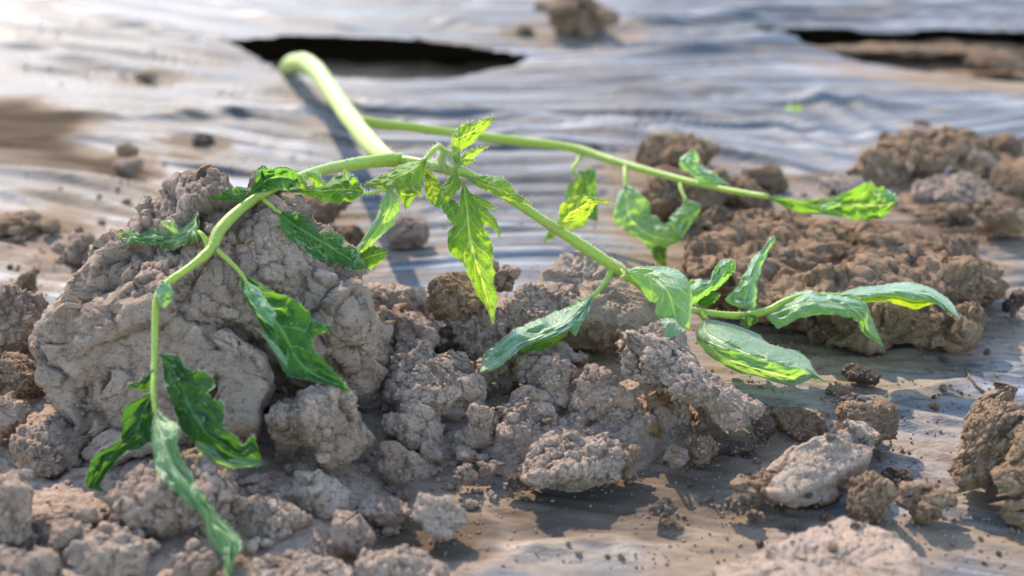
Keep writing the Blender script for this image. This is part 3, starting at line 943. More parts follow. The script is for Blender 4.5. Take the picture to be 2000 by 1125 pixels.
 ((28, 528, 72, 570), 14, 0, 'clump', 'brown', dict(n=5), "soil_clod", "small brown lump on the film above the smooth left edge clod"),
 ((165, 478, 232, 530), 22, 0, 'clump', 'brown', dict(n=8), "soil_clod", "brown lump touching the largest clod's left shoulder"),
 ((225, 278, 272, 318), 24, 0, 'clump', 'brown', dict(n=5), "soil_clod", "blurred small brown lump standing on a flatter grey one left of the curled leaf"),
 ((222, 308, 278, 345), 26, 0, 'rock', 'grey', dict(crumb=.3), "soil_clod", "blurred flat grey clod in front of the small brown lump on the left film"),
 ((364, 258, 422, 292), 22, 0, 'clump', 'damp', dict(n=5), "soil_clod", "blurred dark lump alone on the film above the largest clod"),
 ((560, 385, 680, 450), 60, 0, 'rock', 'brown', dict(crumb=.6, flat=.3), "soil_clod", "blurred brown clod on the film behind the largest clod's top"),
 ((755, 425, 835, 480), 44, 0, 'rock', 'pale', dict(crumb=.5, flat=.3), "soil_clod", "blurred pale clod on the film behind the left curled leaf tips"),
 ((655, 440, 720, 500), 36, 0, 'rock', 'brown', dict(crumb=.5), "soil_clod", "blurred brown clod behind the largest clod beside the leaf tips"),
 # right side
 ((1365, 416, 1945, 676), 96, 0, 'rock', 'brown', dict(cap=2, crumb=.22, flat=.4, lvl=7, gran=2.4, roll=-9, crack=.8), "soil_clod", "long low brown clod lying behind the arching leaves on the right"),
 ((1240, 264, 1400, 345), 62, 0, 'rock', 'brown', dict(crumb=.4, flat=.4), "soil_clod", "blurred brown clod behind the upper leaf stalk, the farther of a pair"),
 ((1262, 322, 1420, 430), 60, 0, 'rock', 'brown', dict(crumb=.5, flat=.4), "soil_clod", "blurred brown clod under the upper leaf stalk, the nearer of a pair"),
 ((1360, 350, 1500, 412), 44, 0, 'rock', 'brown', dict(crumb=.5), "soil_clod", "low blurred brown clod under the upper leaf stalk's end"),
 ((1442, 320, 1542, 380), 40, 0, 'clump', 'brown', dict(n=9, lvl=5), "soil_clod", "blurred brown lump on the film above the frilled end leaf"),
 ((1605, 345, 1690, 385), 30, 0, 'rock', 'pale', dict(crumb=.4), "soil_clod", "blurred pale crumb clod on the film above the frilled leaf"),
 ((1715, 256, 1935, 362), 76, 0, 'rock', 'brown', dict(crumb=.9, flat=.1, gran=6, planes=6), "soil_clod", "tallest blurred brown lump in the heap at the upper right"),
 ((1680, 298, 1778, 372), 50, 0, 'rock', 'brown', dict(crumb=.6, flat=.2, gran=6), "soil_clod", "dark blurred lump at the left end of the upper right heap"),
 ((1922, 262, 1996, 318), 44, 0, 'rock', 'brown', dict(crumb=.5), "soil_clod", "blurred brown clod at the far right of the upper right heap"),
 ((1880, 295, 1945, 362), 36, 0, 'rock', 'pale', dict(crumb=.2, flat=.4), "soil_clod", "blurred upright pale clod in the upper right heap"),
 ((1775, 338, 1965, 408), 60, 0, 'rock', 'pale', dict(crumb=.6, flat=.25), "soil_clod", "long blurred pale clod lying in front of the upper right heap"),
 ((1935, 325, 2050, 385), 44, 0, 'rock', 'brown', dict(crumb=.5), "soil_clod", "blurred brown clod cut by the right edge beside the upper right heap"),
 ((1900, 388, 2002, 462), 44, 0, 'clump', 'brown', dict(n=10, lvl=5), "soil_clod", "brown ragged lump on the film at the right edge above the long low clod"),
 ((1820, 395, 1895, 435), 24, 0, 'clump', 'brown', dict(n=8), "soil_clod", "small brown lump on the film between the frilled leaf and the right edge"),
 ((1780, 232, 1820, 256), 18, 0, 'clump', 'brown', dict(n=4), "soil_clod", "tiny blurred brown lump above the upper right heap"),
 ((1955, 562, 2010, 620), 24, 0, 'clump', 'damp', dict(n=6), "soil_clod", "dark lump at the right edge level with the arching leaf tip"),
 ((1642, 708, 1722, 754), 24, 0, 'clump', 'damp', dict(n=9, lvl=5), "soil_clod", "dark brown lump on the wet film right of the rolled leaf's tip"),
 ((1616, 746, 1664, 782), 16, 0, 'rock', 'brown', dict(crumb=.3), "soil_clod", "small smooth brown clod in the short row below the rolled leaf's tip"),
 ((1638, 770, 1698, 808), 18, 0, 'clump', 'damp', dict(n=8), "soil_clod", "damp granular lump, lowest in the short row below the rolled leaf's tip"),
 ((1505, 798, 1612, 856), 28, 0, 'rock', 'brown', dict(crumb=.6, flat=.3), "soil_clod", "brown crumbly clod behind the long tan plate on the lower right"),
 ((1468, 808, 1518, 862), 18, 0, 'clump', 'damp', dict(n=9), "soil_clod", "damp dark lump left of the brown crumbly clod on the lower right"),
 ((1640, 785, 1755, 862), 32, 2, 'rock', 'brown', dict(crumb=.55, flat=.3, roll=28), "soil_clod", "brown knob at the upper end of the long tan plate"),
 ((1488, 825, 1720, 985), 33, 0, 'slab', 'pale', dict(cap=2, cut=(-.1, -.4, .9, .36), crumb=-.1, flat=.7, roll=18, lvl=6, crack=2.0, smooth=.85), "soil_slab", "long tan plate with a crack across it lying on the wet film"),
 ((1425, 912, 1545, 990), 30, 0, 'clump', 'brown', dict(n=12, lvl=5), "soil_clod", "brown ragged lump at the left foot of the long tan plate"),
 ((1414, 962, 1472, 1005), 18, 0, 'clump', 'damp', dict(n=5), "soil_clod", "dark soft lump at the lower left of the long tan plate"),
 ((1655, 926, 1748, 1018), 28, 0, 'rock', 'brown', dict(crumb=.7, flat=.3, roll=-35), "soil_clod", "brown clod leaning left, first right of the long tan plate"),
 ((1748, 938, 1872, 1024), 32, 0, 'clump', 'brown', dict(n=11, lvl=5), "soil_clod", "branching brown lump between the long tan plate and the big right edge clod"),
 ((1722, 916, 1782, 946), 16, 0, 'rock', 'damp', dict(crumb=.3), "soil_clod", "small flat dark clod above the branching brown lump"),
 ((1852, 732, 2120, 1000), 52, 0, 'clump', 'brown', dict(cap=2, n=14, lvl=6, style=dict(crumb=.6, flat=.6, gran=2.4)), "soil_clod", "big brown clod cut by the right edge"),
 ((1952, 985, 2040, 1036), 26, 0, 'rock', 'brown', dict(crumb=.3), "soil_clod", "brown clod at the right edge below the big one"),
 ((1392, 1010, 1800, 1230), 47, 0, 'slab', 'pale', dict(cap=2, cut=(-.05, -.12, .98, .24), crumb=.1, flat=.7, lvl=6, roll=-2, smooth=.75), "soil_slab", "large blurred pale crust slab at the bottom edge right of the centre"),
 ((1265, 968, 1325, 1012), 18, 0, 'clump', 'damp', dict(n=7), "soil_clod", "dark glistening lump alone on the sunlit film at the bottom centre"),
 ((1340, 855, 1398, 905), 20, 0, 'rock', 'brown', dict(crumb=.55), "soil_clod", "brown crumbly clod in the shadow in front of the wedge shaped clod"),
 ((1295, 868, 1348, 915), 16, 0, 'clump', 'grey', dict(n=6), "soil_clod", "small dark lump left of the brown clod in the wedge clod's shadow"),
 ((1425, 862, 1480, 888), 14, 0, 'clump', 'damp', dict(n=7), "soil_clod", "wet glistening lump on the film between the wedge clod and the tan plate"),
 ((1040, -20, 1212, 76), 110, 0, 'clump', 'brown', dict(n=10, lvl=5), "soil_clod", "blurred dark clod at the top edge beyond the planting hole"),
 ((1000, 50, 1045, 74), 26, 0, 'clump', 'damp', dict(n=4), "soil_clod", "blurred small dark lump at the planting hole's far corner"),
 ((255, 140, 310, 158), 18, 0, 'clump', 'damp', dict(n=3), "soil_clod", "blurred dark speck among the glints at the upper left"),
 ((1195, 566, 1228, 592), 10, 16, 'clump', 'brown', dict(n=6), "soil_clod", "small brown crumb lump sitting on the smooth pale slab"),
 ((1065, 548, 1130, 600), 18, 14, 'clump', 'brown', dict(n=12), "soil_clod", "brown crumb lump at the left edge of the smooth pale slab"),
]
LVL_W = lambda w: 7 if w > 420 else 6 if w > 150 else 5 if w > 50 else 4
FOOT = []
for i, (bb, dep, zb, form, soil, ex, name, label) in enumerate(CLODS):
    ex = dict(ex)
    wpx = bb[2] - bb[0]
    lvl = ex.pop('lvl', None)
    c, e = place(bb, dep, zb, cap=ex.pop('cap', 0.9))
    if form == 'clump':
        v, f = clump(100 + i, e, ex.get('n', 9), lvl or (4 if wpx < 130 else 5), ex.get('style'))
    else:
        if form == 'slab': ex.setdefault('planes', 7)
        lvl = lvl or LVL_W(wpx)
        v, f = rock_base(100 + i, e, lvl, **ex)
    v, c = fit(v, c, e, bb, next((o for k, o in OUTLINES.items() if label.startswith(k)), None))
    if form != 'clump': v = rock_detail(v, f, 100 + i, lvl, **ex)
    o = add(name, np_mesh(name, v * MM, f), MATS[soil], loc=c)
    FOOT.append((c[0] * 1000, c[1] * 1000, np.ptp(v[:, 0]) / 2, np.ptp(v[:, 1]) / 2))
    tag(o, label, "clod" if name == "soil_clod" else "slab")

# thin mud smeared on the film round every clod that has rolled or been dropped there
smear = np.zeros(len(used))
ux, uy = fx[used], fy[used]
for cx, cy, rx, ry in FOOT:
    m = (np.abs(ux - cx) < rx + 30) & (np.abs(uy - cy) < ry + 40)
    d = np.hypot((ux[m] - cx) / (rx + 5 + 0.25 * rx), (uy[m] - cy) / (ry + 7 + 0.4 * ry))
    smear[m] = np.maximum(smear[m], np.exp(-np.maximum(d - 0.85, 0) ** 2 / 0.08))
film.data.attributes["dirt"].data.foreach_set("value", (dirt[used] + 0.42 * smear).astype(np.float32))

# lumps of earth seen inside the planting holes
for bb, dep, zb, lab in (((1560, 76, 2070, 114), 34, -8, "earth wall inside the planting hole at the upper right"),
                         ((1880, 100, 2010, 140), 26, -8, "brown lump at the lip of the planting hole at the upper right"),):
    c, e = place(bb, dep, zb)
    v, f = rock(900 + int(bb[0]), e, 5, crumb=.5, flat=.3)
    v, c = fit(v, c, e, bb)
    tag(add("soil_clod", np_mesh("soil_clod", v * MM, f), M_BROWN, loc=c), lab, "clod")

# ------------------------------------------------------------------ loose crumbled soil between the clods (nobody could count it)
def loose(poly, height, soft, seed, name_label, mat, step=0.62):
    P = ground_px(poly)
    x0, y0 = P.min(0) - soft; x1, y1 = P.max(0) + soft
    X, Y = np.meshgrid(np.arange(x0, x1, step), np.arange(y0, y1, step))
    x, y = X.ravel(), Y.ravel()
    m = sst(soft * 0.8, -soft, poly_sd(x, y, P) + 6 * vn(np.stack([x / 14, y / 14, 0 * x + seed], 1), 3))
    p = np.stack([x, y, np.zeros_like(x) + seed * 3.3], 1)
    h = m * height * (0.75 + 0.5 * vn(p / 28, 7))
    for cs, a in ((6.5, 0.36), (3.6, 0.40), (1.9, 0.36)):
        g = worley(p / cs + seed, seed)
        h = h + np.sqrt(np.clip(1 - (g / 0.8) ** 2, 0, 1)) * cs * a * sst(0.02, 0.3, m) * (0.6 + 0.4 * vn(p / 17 + cs, 9))
    h = h + 0.25 * fbm(p / 1.4, 2, 5)
    z = h - 2.2 - 3.0 * (m <= 0.01)
    zf = film_height(x, y)
    z = np.where(m > 0.01, z + np.maximum(zf, -2) * 0.5, z - 4)
    idx = np.arange(len(x)).reshape(X.shape)
    q = np.stack([idx[:-1, :-1], idx[:-1, 1:], idx[1:, 1:], idx[1:, :-1]], -1).reshape(-1, 4)
    q = q[(m[q] > 0.01).any(1)]
    used = np.unique(q)
    rm = -np.ones(len(x), np.int64); rm[used] = np.arange(len(used))
    o = add("loose_soil", np_mesh("loose_soil", np.stack([x, y, z], 1)[used] * MM, rm[q]), mat)
    tag(o, name_label, kind='stuff')
    return o


loose([(-150, 650), (120, 700), (500, 760), (700, 800), (720, 900), (690, 985), (600, 1010), (640, 1060), (480, 1140), (-200, 1220)], 3.6, 9, 4,
      "loose grey crumbled soil heaped on the film at the lower left", M_GREY)
loose([(690, 640), (800, 560), (980, 560), (1120, 620), (1260, 700), (1400, 790), (1330, 850), (1230, 880), (1120, 905), (960, 870), (860, 890), (740, 930), (690, 860)], 5.0, 7, 9,
      "loose grey crumbled soil between the clods of the central heap", M_GREY)

loose([(395, 60), (1090, 60), (1090, 150), (395, 150)], 2, 6, 3, "dark crumbly earth at the bottom of the planting hole behind the stem", M_BROWN, 1.6).location.z = -0.016
loose([(1420, 50), (2300, 50), (2300, 165), (1420, 165)], 2, 6, 6, "brown crumbly earth at the bottom of the planting hole at the upper right", M_BROWN, 1.6).location.z = -0.014

loose([(1700, 330), (1800, 300), (2060, 290), (2060, 400), (1800, 408), (1720, 380)], 5, 10, 12, "loose brown soil under the heap at the upper right", M_BROWN, 1.2)

bpy.context.view_layer.update()
DG = bpy.context.evaluated_depsgraph_get()


def hit(px, py):
    d = ray(px, py)[0]
    n = np.linalg.norm(d)
    ok, loc, nor, idx, ob, _ = SC.ray_cast(DG, Vector(CP), Vector(d / n))
    return (np.array(loc), np.array(nor), ob) if ok else (None, None, None)


# ------------------------------------------------------------------ crumbs: each its own object, resting on whatever it landed on
rnd = random.Random(5)
PROTO = []
for k in range(12):
    if k % 3 == 0:
        v, f = clump(700 + k, (1.0, .9, .8), 4, 3)
    else:
        v, f = rock(700 + k, (1.0, rnd.uniform(.7, 1), rnd.uniform(.6, .9)), 3, crumb=0.5, flat=0.45, gran=0.3)
    PROTO.append((v, f))
PM = {}
for soil in ('grey', 'brown', 'damp', 'pale'):
    for k, (v, f) in enumerate(PROTO):
        m = np_mesh("soil_crumb", v * MM, f)
        m.materials.append(MATS[soil])
        PM[soil, k] = m


LAND = [((430, 480), "the largest clod"), ((290, 730), "the cracked leaning clod"), ((610, 790), "the largest clod's right foot"), ((840, 760), "the pale rough clod"),
        ((770, 670), "the ridged clod"), ((895, 575), "the lump behind the hanging leaf"), ((950, 660), "the hanging leaf's tip"), ((1150, 570), "the smooth pale slab"),
        ((1335, 740), "the wedge shaped clod"), ((1170, 780), "the rounded twin clods"), ((1030, 810), "the oval clod"), ((1115, 895), "the flat front clod"),
        ((805, 830), "the peaked lump"), ((935, 830), "the upright lump"), ((345, 970), "the clod behind the long leaf"), ((210, 1090), "the pale corner clod"),
        ((520, 1025), "the flat grey clod"), ((610, 970), "the tilted pale plate"), ((685, 1045), "the round grey clod"), ((858, 1005), "the squarish pale clod"),
        ((130, 1035), "the lumpy clod at lower left"), ((90, 870), "the shaded crumbly clod"), ((590, 1130), "the bottom edge clod"), ((1660, 540), "the long low clod"),
        ((1600, 905), "the long tan plate"), ((1560, 828), "the crumbly clod by the tan plate"), ((1700, 970), "the left leaning clod"), ((1810, 980), "the branching lump"),
        ((1940, 860), "the big right edge clod"), ((1590, 1070), "the large crust slab"), ((1295, 990), "the glistening lump"), ((1370, 880), "the clod in the wedge's shadow"),
        ((1480, 690), "the rolled leaf"), ((1820, 310), "the upper right heap"), ((1490, 350), "the lump above the frilled leaf"), ((1950, 425), "the right edge lump"),
        ((45, 445), "the ragged left edge lump"), ((145, 490), "the greyish ragged lump"), ((250, 310), "the two stacked small clods"), ((393, 275), "the lone dark lump"), ((40, 640), "the smooth left edge clod")]


USED_LABELS = set()


def crumb_label(px, py, s, soil, knob, spot):
    d = sorted((math.hypot(px - a, (py - b) * 1.4), (a, b), n) for (a, b), n in LAND)
    size = "tiny" if s < 1.9 else "small" if s < 3 else "larger"
    head = f"{size} {'knobbly' if knob else 'blocky'} {dict(grey='grey', pale='pale', brown='brown', damp='dark')[soil]} crumb"
    for dist, (a, b), n in d[:9]:
        dx, dy = px - a, py - b
        rel = ("in front of" if dy > 0 else "behind") if abs(dy) * 1.4 > abs(dx) else ("right of" if dx > 0 else "left of")
        rel = "at" if dist < 45 else "close " + rel if dist < 90 else rel if dist < 150 else "well " + rel
        rel = rel.replace("close in front of", "just in front of").replace("well in front of", "far in front of").replace("close behind", "just behind")
        lab = f"{head} {spot} {rel} {n}"
        if len(lab.split()) > 16: lab = lab.replace(" resting", "").replace(" on the film", "")
        if lab not in USED_LABELS: break
    USED_LABELS.add(lab)
    return lab


def crumbs(poly, n, smin, smax, soils, label, group, seed):
    r = random.Random(seed)
    xs = [p[0] for p in poly]; ys = [p[1] for p in poly]
    pa = np.array(poly, float)
    done = 0
    while done < n:
        px, py = r.uniform(min(xs), max(xs)), r.uniform(min(ys), max(ys))
        if poly_sd(np.array([px]), np.array([py]), pa)[0] > 0: continue
        loc, nor, ob = hit(px, py)
        if loc is None or ob.name.startswith("ground"): done += 1; continue
        s = smin * (smax / smin) ** (r.random() ** 1.9)
        soil, kk = r.choice(soils), r.randrange(12)
        o = add("soil_crumb", PM[soil, kk])
        up = 1.0 if nor[2] > 0.35 else 0.3
        o.location = Vector(loc) + Vector(nor) * (s * 0.22 * MM)
        o.scale = (s, s * r.uniform(.8, 1.1), s * r.uniform(.7, 1))
        o.rotation_euler = (r.uniform(-.5, .5), r.uniform(-.5, .5), r.uniform(0, 6.28))
        tag(o, crumb_label(px, py, s, soil, kk % 3 == 0, 'on the film' if ob.name.startswith('mulch') else 'resting'), "crumb", group)
        done += 1


crumbs([(690, 880), (880, 890), (1250, 930), (1000, 960), (920, 1000), (720, 980)], 46, 1.3, 4.2, ['grey', 'grey', 'pale'],
       "small grey soil crumb scattered on the film just in front of the central heap", "crumbs in front of the central heap", 1)
crumbs([(440, 880), (700, 900), (820, 1060), (480, 1110), (300, 1080), (20, 1080), (20, 780), (200, 950)], 60, 1.5, 5.0, ['grey', 'grey', 'pale'],
       "small grey soil crumb lying among the lower left clods", "crumbs among the lower left clods", 2)
crumbs([(700, 600), (1000, 600), (1200, 720), (1240, 860), (950, 830), (720, 800)], 54, 1.0, 3.8, ['grey', 'pale', 'brown'],
       "small soil crumb lying on or between the clods of the central heap", "crumbs on the central heap", 3)
crumbs([(1280, 880), (1480, 780), (1640, 790), (1800, 640), (1990, 640), (1850, 800), (1780, 920), (1640, 1010), (1260, 1020)], 46, 1.0, 3.4, ['damp', 'brown', 'brown'],
       "small brown soil crumb scattered on the wet film at the lower right", "crumbs on the wet film at the lower right", 4)
crumbs([(1340, 1000), (1420, 1020), (1980, 960), (1990, 1110), (1020, 1110), (1060, 1040)], 24, 1.2, 3.6, ['brown', 'damp'],
       "blurred brown soil crumb on the film near the bottom edge", "crumbs near the bottom edge", 5)
crumbs([(1420, 340), (1760, 260), (1980, 330), (1960, 520), (1780, 440), (1500, 400)], 22, 2.0, 5.0, ['brown', 'pale'],
       "blurred brown soil crumb around the clods at the upper right", "crumbs around the upper right clods", 6)
crumbs([(10, 380), (330, 300), (420, 260), (300, 380), (180, 560), (20, 560)], 24, 1.8, 4.6, ['brown', 'grey'],
       "blurred soil crumb on the film left of the largest clod", "crumbs left of the largest clod", 7)

# finest grains, far too many to count
V, F, off = [], [], 0
gv, gf = ico(1)
rg = random.Random(77)
for k in range(5200):
    zone = rg.random()
    if zone < 0.55:
        bb = CLODS[rg.randrange(len(CLODS))][0]
        px = rg.gauss((bb[0] + bb[2]) / 2, (bb[2] - bb[0]) * 0.36); py = bb[3] + rg.gauss(0, 9 + 0.05 * (bb[3] - bb[1]))
        if bb[3] < 300: continue
    elif zone < 0.75: px, py = rg.uniform(0, 1300), rg.uniform(620, 1110)
    elif zone < 0.9: px, py = rg.uniform(1240, 2000), rg.uniform(560, 1110)
    else: px, py = rg.uniform(0, 2000), rg.uniform(280, 700)
    loc, nor, ob = hit(px, py)
    if loc is None or ob.name.startswith("ground"): continue
    s = rg.uniform(0.14, 0.5) * MM
    j = np.array([rg.uniform(.7, 1.2), rg.uniform(.7, 1.2), rg.uniform(.6, 1)])
    V.append(gv * s * j * (1 + 0.25 * np.array([[math.sin(a * 7 + k)] for a in range(len(gv))])) + loc + nor * s * 0.4)
    F.append(gf + off); off += len(gv)
tag(add("soil_grains", np_mesh("soil_grains", np.concatenate(V), np.concatenate(F)), M_GREY),
    "fine loose soil grains strewn over the film and clods", kind='stuff')

# ------------------------------------------------------------------ the wilted tomato plant
def cat_rom(P, n):
    P = np.asarray(P, float)
    k = len(P)
    E = np.concatenate([[2 * P[0] - P[1]], P, [2 * P[-1] - P[-2]]])
    t = np.linspace(0, k - 1, n)
    i = np.minimum(t.astype(int), k - 2)
    u = (t - i)[:, None]
    a, b, c, d = E[i], E[i + 1], E[i + 2], E[i + 3]
    return 0.5 * (2 * b + (c - a) * u + (2 * a - 5 * b + 4 * c - d) * u * u + (3 * b - a - 3 * c + d) * u ** 3)


def pull_front(pts, gap):
    """how far (m, along the sight line) points lie inside soil or film; >0 means bring nearer"""
    out = np.zeros(len(pts))
    for k, p in enumerate(pts):
        d = p - CP
        n = np.linalg.norm(d)
        ok, loc, *_ = SC.ray_cast(DG, Vector(CP), Vector(d / n), distance=n + gap)
        if ok: out[k] = n + gap - np.linalg.norm(np.array(loc) - CP)
    return out


def shift(pts, s):
    d = pts - CP
    n = np.linalg.norm(d, axis=1)
    return CP + d * ((n - s) / n)[:, None]


def tube_geo(ctrl, seg=10, ribs=0.06, per=9):
    """ctrl: (px, py, Y mm, radius px)"""
    ctrl = np.asarray(ctrl, float)
    n = per * (len(ctrl) - 1) + 1
    c = cat_rom(ctrl, n)
    P = at_y(c[:, 0], c[:, 1], c[:, 2])
    rad = 0.86 * np.maximum(c[:, 3], 0.6) * np.linalg.norm(P - CP, axis=1) / FPX
    s = np.maximum(pull_front(P, 0.0), 0)
    s = np.where(s > 0, s + rad * 0.75, 0)
    if s.max() > 0:
        k = np.array([1, 2, 3, 2, 1.]) / 9
        s2 = np.maximum(s, np.convolve(np.pad(s, 2, 'edge'), k, 'valid'))
        s = np.convolve(np.pad(s2, 2, 'edge'), k, 'valid')
    P = shift(P, s)
    T = np.gradient(P, axis=0)
    T /= np.linalg.norm(T, axis=1)[:, None]
    up = np.array([0.1, -0.4, 0.9])
    A = np.cross(T, up); A /= np.linalg.norm(A, axis=1)[:, None]
    B = np.cross(A, T)
    ang = np.linspace(0, 2 * np.pi, seg, endpoint=False)
    wob = 1 + ribs * np.cos(ang * 4)[None] + 0.05 * vn(np.stack([np.arange(n) * .45, 0 * T[:, 0], 0 * T[:, 0] + ctrl[0, 0]], 1), 3)[:, None]
    V = P[:, None] + rad[:, None, None] * wob[:, :, None] * (A[:, None] * np.cos(ang)[None, :, None] + B[:, None] * np.sin(ang)[None, :, None])
    V = V.reshape(-1, 3)
    F = []
    for i in range(n - 1):
        for j in range(seg):
            j2 = (j + 1) % seg
            F.append((i * seg + j, i * seg + j2, (i + 1) * seg + j2, (i + 1) * seg + j))
    V = np.concatenate([V, P[:1], P[-1:]])
    for j in range(seg):
        j2 = (j + 1) % seg
        F.append((len(V) - 2, j2, j, j)); F.append((len(V) - 1, (n - 1) * seg + j, (n - 1) * seg + j2, (n - 1) * seg + j2))
    tri = [f[:3] for f in F if f[2] == f[3]]
    quad = [f for f in F if f[2] != f[3]]
    tris = [(a, b, c) for a, b, c, d in quad] + [(a, c, d) for a, b, c, d in quad] + tri
    return V, np.array(tris), P, rad, T


HAIRS = []                                # (point, direction, length)


def hairs_on_tube(P, rad, T, per_mm, length, rs):
    L = np.linalg.norm(np.diff(P, axis=0), axis=1)
    for i in range(len(P) - 1):
        for _ in range(int(L[i] * 1900 * per_mm * rs.uniform(.6, 1.4) + rs.random_sample())):
            u = rs.random_sample()
            c = P[i] * (1 - u) + P[i + 1] * u
            d = rs.normal(size=3); d -= T[i] * (d @ T[i]); d /= np.linalg.norm(d)
            HAIRS.append((c + d * rad[i] * 0.97, d + rs.normal(size=3) * .25, length * MM * rs.uniform(.5, 1.3)))


def tube(name, ctrl, parent, hair=0.0, hlen=0.9, seg=10):
    V, F, P, rad, T = tube_geo(ctrl, seg)
    o = add(name, np_mesh(name, V, F), M_STEM, parent)
    if hair: hairs_on_tube(P, rad, T, hair, hlen, np.random.RandomState(int(ctrl[0][0])))
    return o


LEAVES = []


def blade(secs, Y, bulge=2.0, tilt=0.0, roll=0.0, wr=0.9, teeth=0.13, seed=0, nu=27, wave=0.9):
    """secs: tip/base (mx,my) or (mx,my, ax,ay, bx,by): midrib and the two edges as seen; Y distances mm.
    bulge: how far the edges stand behind the midrib, tilt: edge A farther (+) than edge B, roll: edges curl"""
    S = []
    for s in secs:
        if len(s) == 2: s = (s[0], s[1], s[0], s[1], s[0], s[1])
        S.append(s)
    S = np.array(S, float)
    # soften the pointed ends so the blade starts and ends narrow, not zero
    nv = max(16, 9 * (len(S) - 1) + 1)
    C = cat_rom(S, nv)
    Yc = np.interp(np.linspace(0, 1, nv), np.linspace(0, 1, len(Y)), Y) if len(Y) > 1 else np.full(nv, Y[0])
    t = np.linspace(0, 1, nv)
    wA = np.hypot(C[:, 2] - C[:, 0], C[:, 3] - C[:, 1]); wB = np.hypot(C[:, 4] - C[:, 0], C[:, 5] - C[:, 1])
    wr_px = (wA + wB) / 2
    rel = wr_px / (wr_px.max() + 1e-6)
    wr = wr * min(1.0, wr_px.max() / 24)        # small leaflets crinkle less
    wave = wave * min(1.0, wr_px.max() / 24)
    mmpx = Yc / FPX
    s = np.linspace(-1, 1, nu)
    a = np.abs(s)
    tt = np.broadcast_to(t[:, None], (nv, nu))
    ss = np.broadcast_to(s[None], (nv, nu))
    z0 = np.zeros(nv * nu)
    saw = np.abs(((t * len(secs) * 1.7 + seed * .37) % 1) - 0.35)
    edge = 1 + teeth * (vn(np.stack([t * 16, 0 * t + seed, 0 * t], 1), 5) + 0.9 * (0.5 - saw))
    fac = 1 + (edge[:, None] - 1) * sst(0.5, 1, a)[None]
    M = C[:, 0:2]
    off = np.where((s < 0)[None, :, None], (C[:, None, 2:4] - M[:, None]), (C[:, None, 4:6] - M[:, None]))
    XY = M[:, None] + off * (a[None] * fac)[:, :, None]
    q = np.stack([tt.ravel() * 5 + seed, ss.ravel() * 1.3, z0], 1)
    q2 = np.stack([tt.ravel() * 11 + seed, ss.ravel() * 2.6, z0 + 5], 1)
    q3 = np.stack([tt.ravel() * 24 + seed, ss.ravel() * 4.5, z0 + 9], 1)
    wrk = (vn(q, 3) * 1.2 + (np.abs(vn(q2, 4)) * 2 - .6) * 0.8 ).reshape(nv, nu)
    vein = ((tt * 6.5 - np.abs(ss) * 1.15) % 1)
    pill = np.sin(np.pi * vein) ** 0.7 * (1 - np.abs(ss) ** 3)            # tissue pillows between the side veins
    wav = np.sin(tt * 21 + seed * 1.7 + (ss > 0) * 1.9) * np.abs(ss) ** 2.2
    dep = bulge * a[None] ** 2 + roll * sst(0.55, 1.0, a)[None] ** 1.5 - tilt * ss
    dep = dep * rel[:, None] + (wr * wrk + wave * wav - 0.8 * min(1, wr) * pill) * np.sqrt(rel)[:, None]
    Yg = Yc[:, None] + dep
    V = at_y(XY[:, :, 0].ravel(), XY[:, :, 1].ravel(), Yg.ravel())
    sh = np.maximum(pull_front(V, 0.0007), 0).reshape(nv, nu)
    if sh.max() > 0:
        for _ in range(3):
            p = np.pad(sh, 1, 'edge')
            nb = (p[:-2, 1:-1] + p[2:, 1:-1] + p[1:-1, :-2] + p[1:-1, 2:]) / 4
            sh = np.maximum(sh, nb)
        V = shift(V, sh.ravel())
    idx = np.arange(nv * nu).reshape(nv, nu)
    F = np.stack([idx[:-1, :-1], idx[:-1, 1:], idx[1:, 1:], idx[1:, :-1]], -1).reshape(-1, 4)
    return V, F, np.stack([ss.ravel() * .5 + .5, tt.ravel()], 1), nv, nu


def leaflet(parent, blades, tint=(1, 1, 1), under=False, label=None, hair=0.5, name="leaflet"):
    V, F, U, o = [], [], [], 0
    rs = np.random.RandomState(len(LEAVES) + 3)
    for b in blades:
        v, f, u, nv, nu = blade(**b)
        # make the upper side face the viewer unless the underside is what shows
        e1 = v[f[:, 1]] - v[f[:, 0]]; e2 = v[f[:, 3]] - v[f[:, 0]]
        nn = np.cross(e1, e2)
        facing = (nn * (CP - v[f[:, 0]])).sum() > 0
        if facing == b.get('_u', under): f = f[:, ::-1]
        if hair:
            g = v.reshape(nv, nu, 3)
            for col in (0, nu - 1):
                for i in range(1, nv - 1):
                    if rs.random_sample() < hair * 1.5:
                        d = g[i, col] - g[i, nu // 2]
                        L = np.linalg.norm(d)
                        if L > 1e-4: HAIRS.append((g[i, col], d / L + rs.normal(size=3) * .5, 0.0008 * rs.uniform(.4, 1.2)))
        V.append(v); F.append(f + o); U.append(u); o += len(v)
    V, F, U = np.concatenate(V), np.concatenate(F), np.concatenate(U)
    me = np_mesh(name, V, F)
    uvl = me.uv_layers.new(name="UVMap")
    li = np.empty(len(me.loops), np.int32); me.loops.foreach_get("vertex_index", li)
    uvl.data.foreach_set("uv", U[li].astype(np.float32).ravel())
    me.materials.append(M_LEAF)
    ob = bpy.data.objects.new(name, me)
    ob.parent = parent
    ob.color = tint + (1,)
    if label: ob["label"] = label
    LEAVES.append(ob)
    return ob


B = lambda secs, Y, **k: dict(secs=secs, Y=Y, **k)

base = at_y(600, 118, 690)[0]
plant = bpy.data.objects.new("tomato_plant", None)
COL.objects.link(plant)
plant.empty_display_size = 0.02
tag(plant, "wilted green tomato seedling fallen over, its limp leaves hanging across the soil clods", "plant")

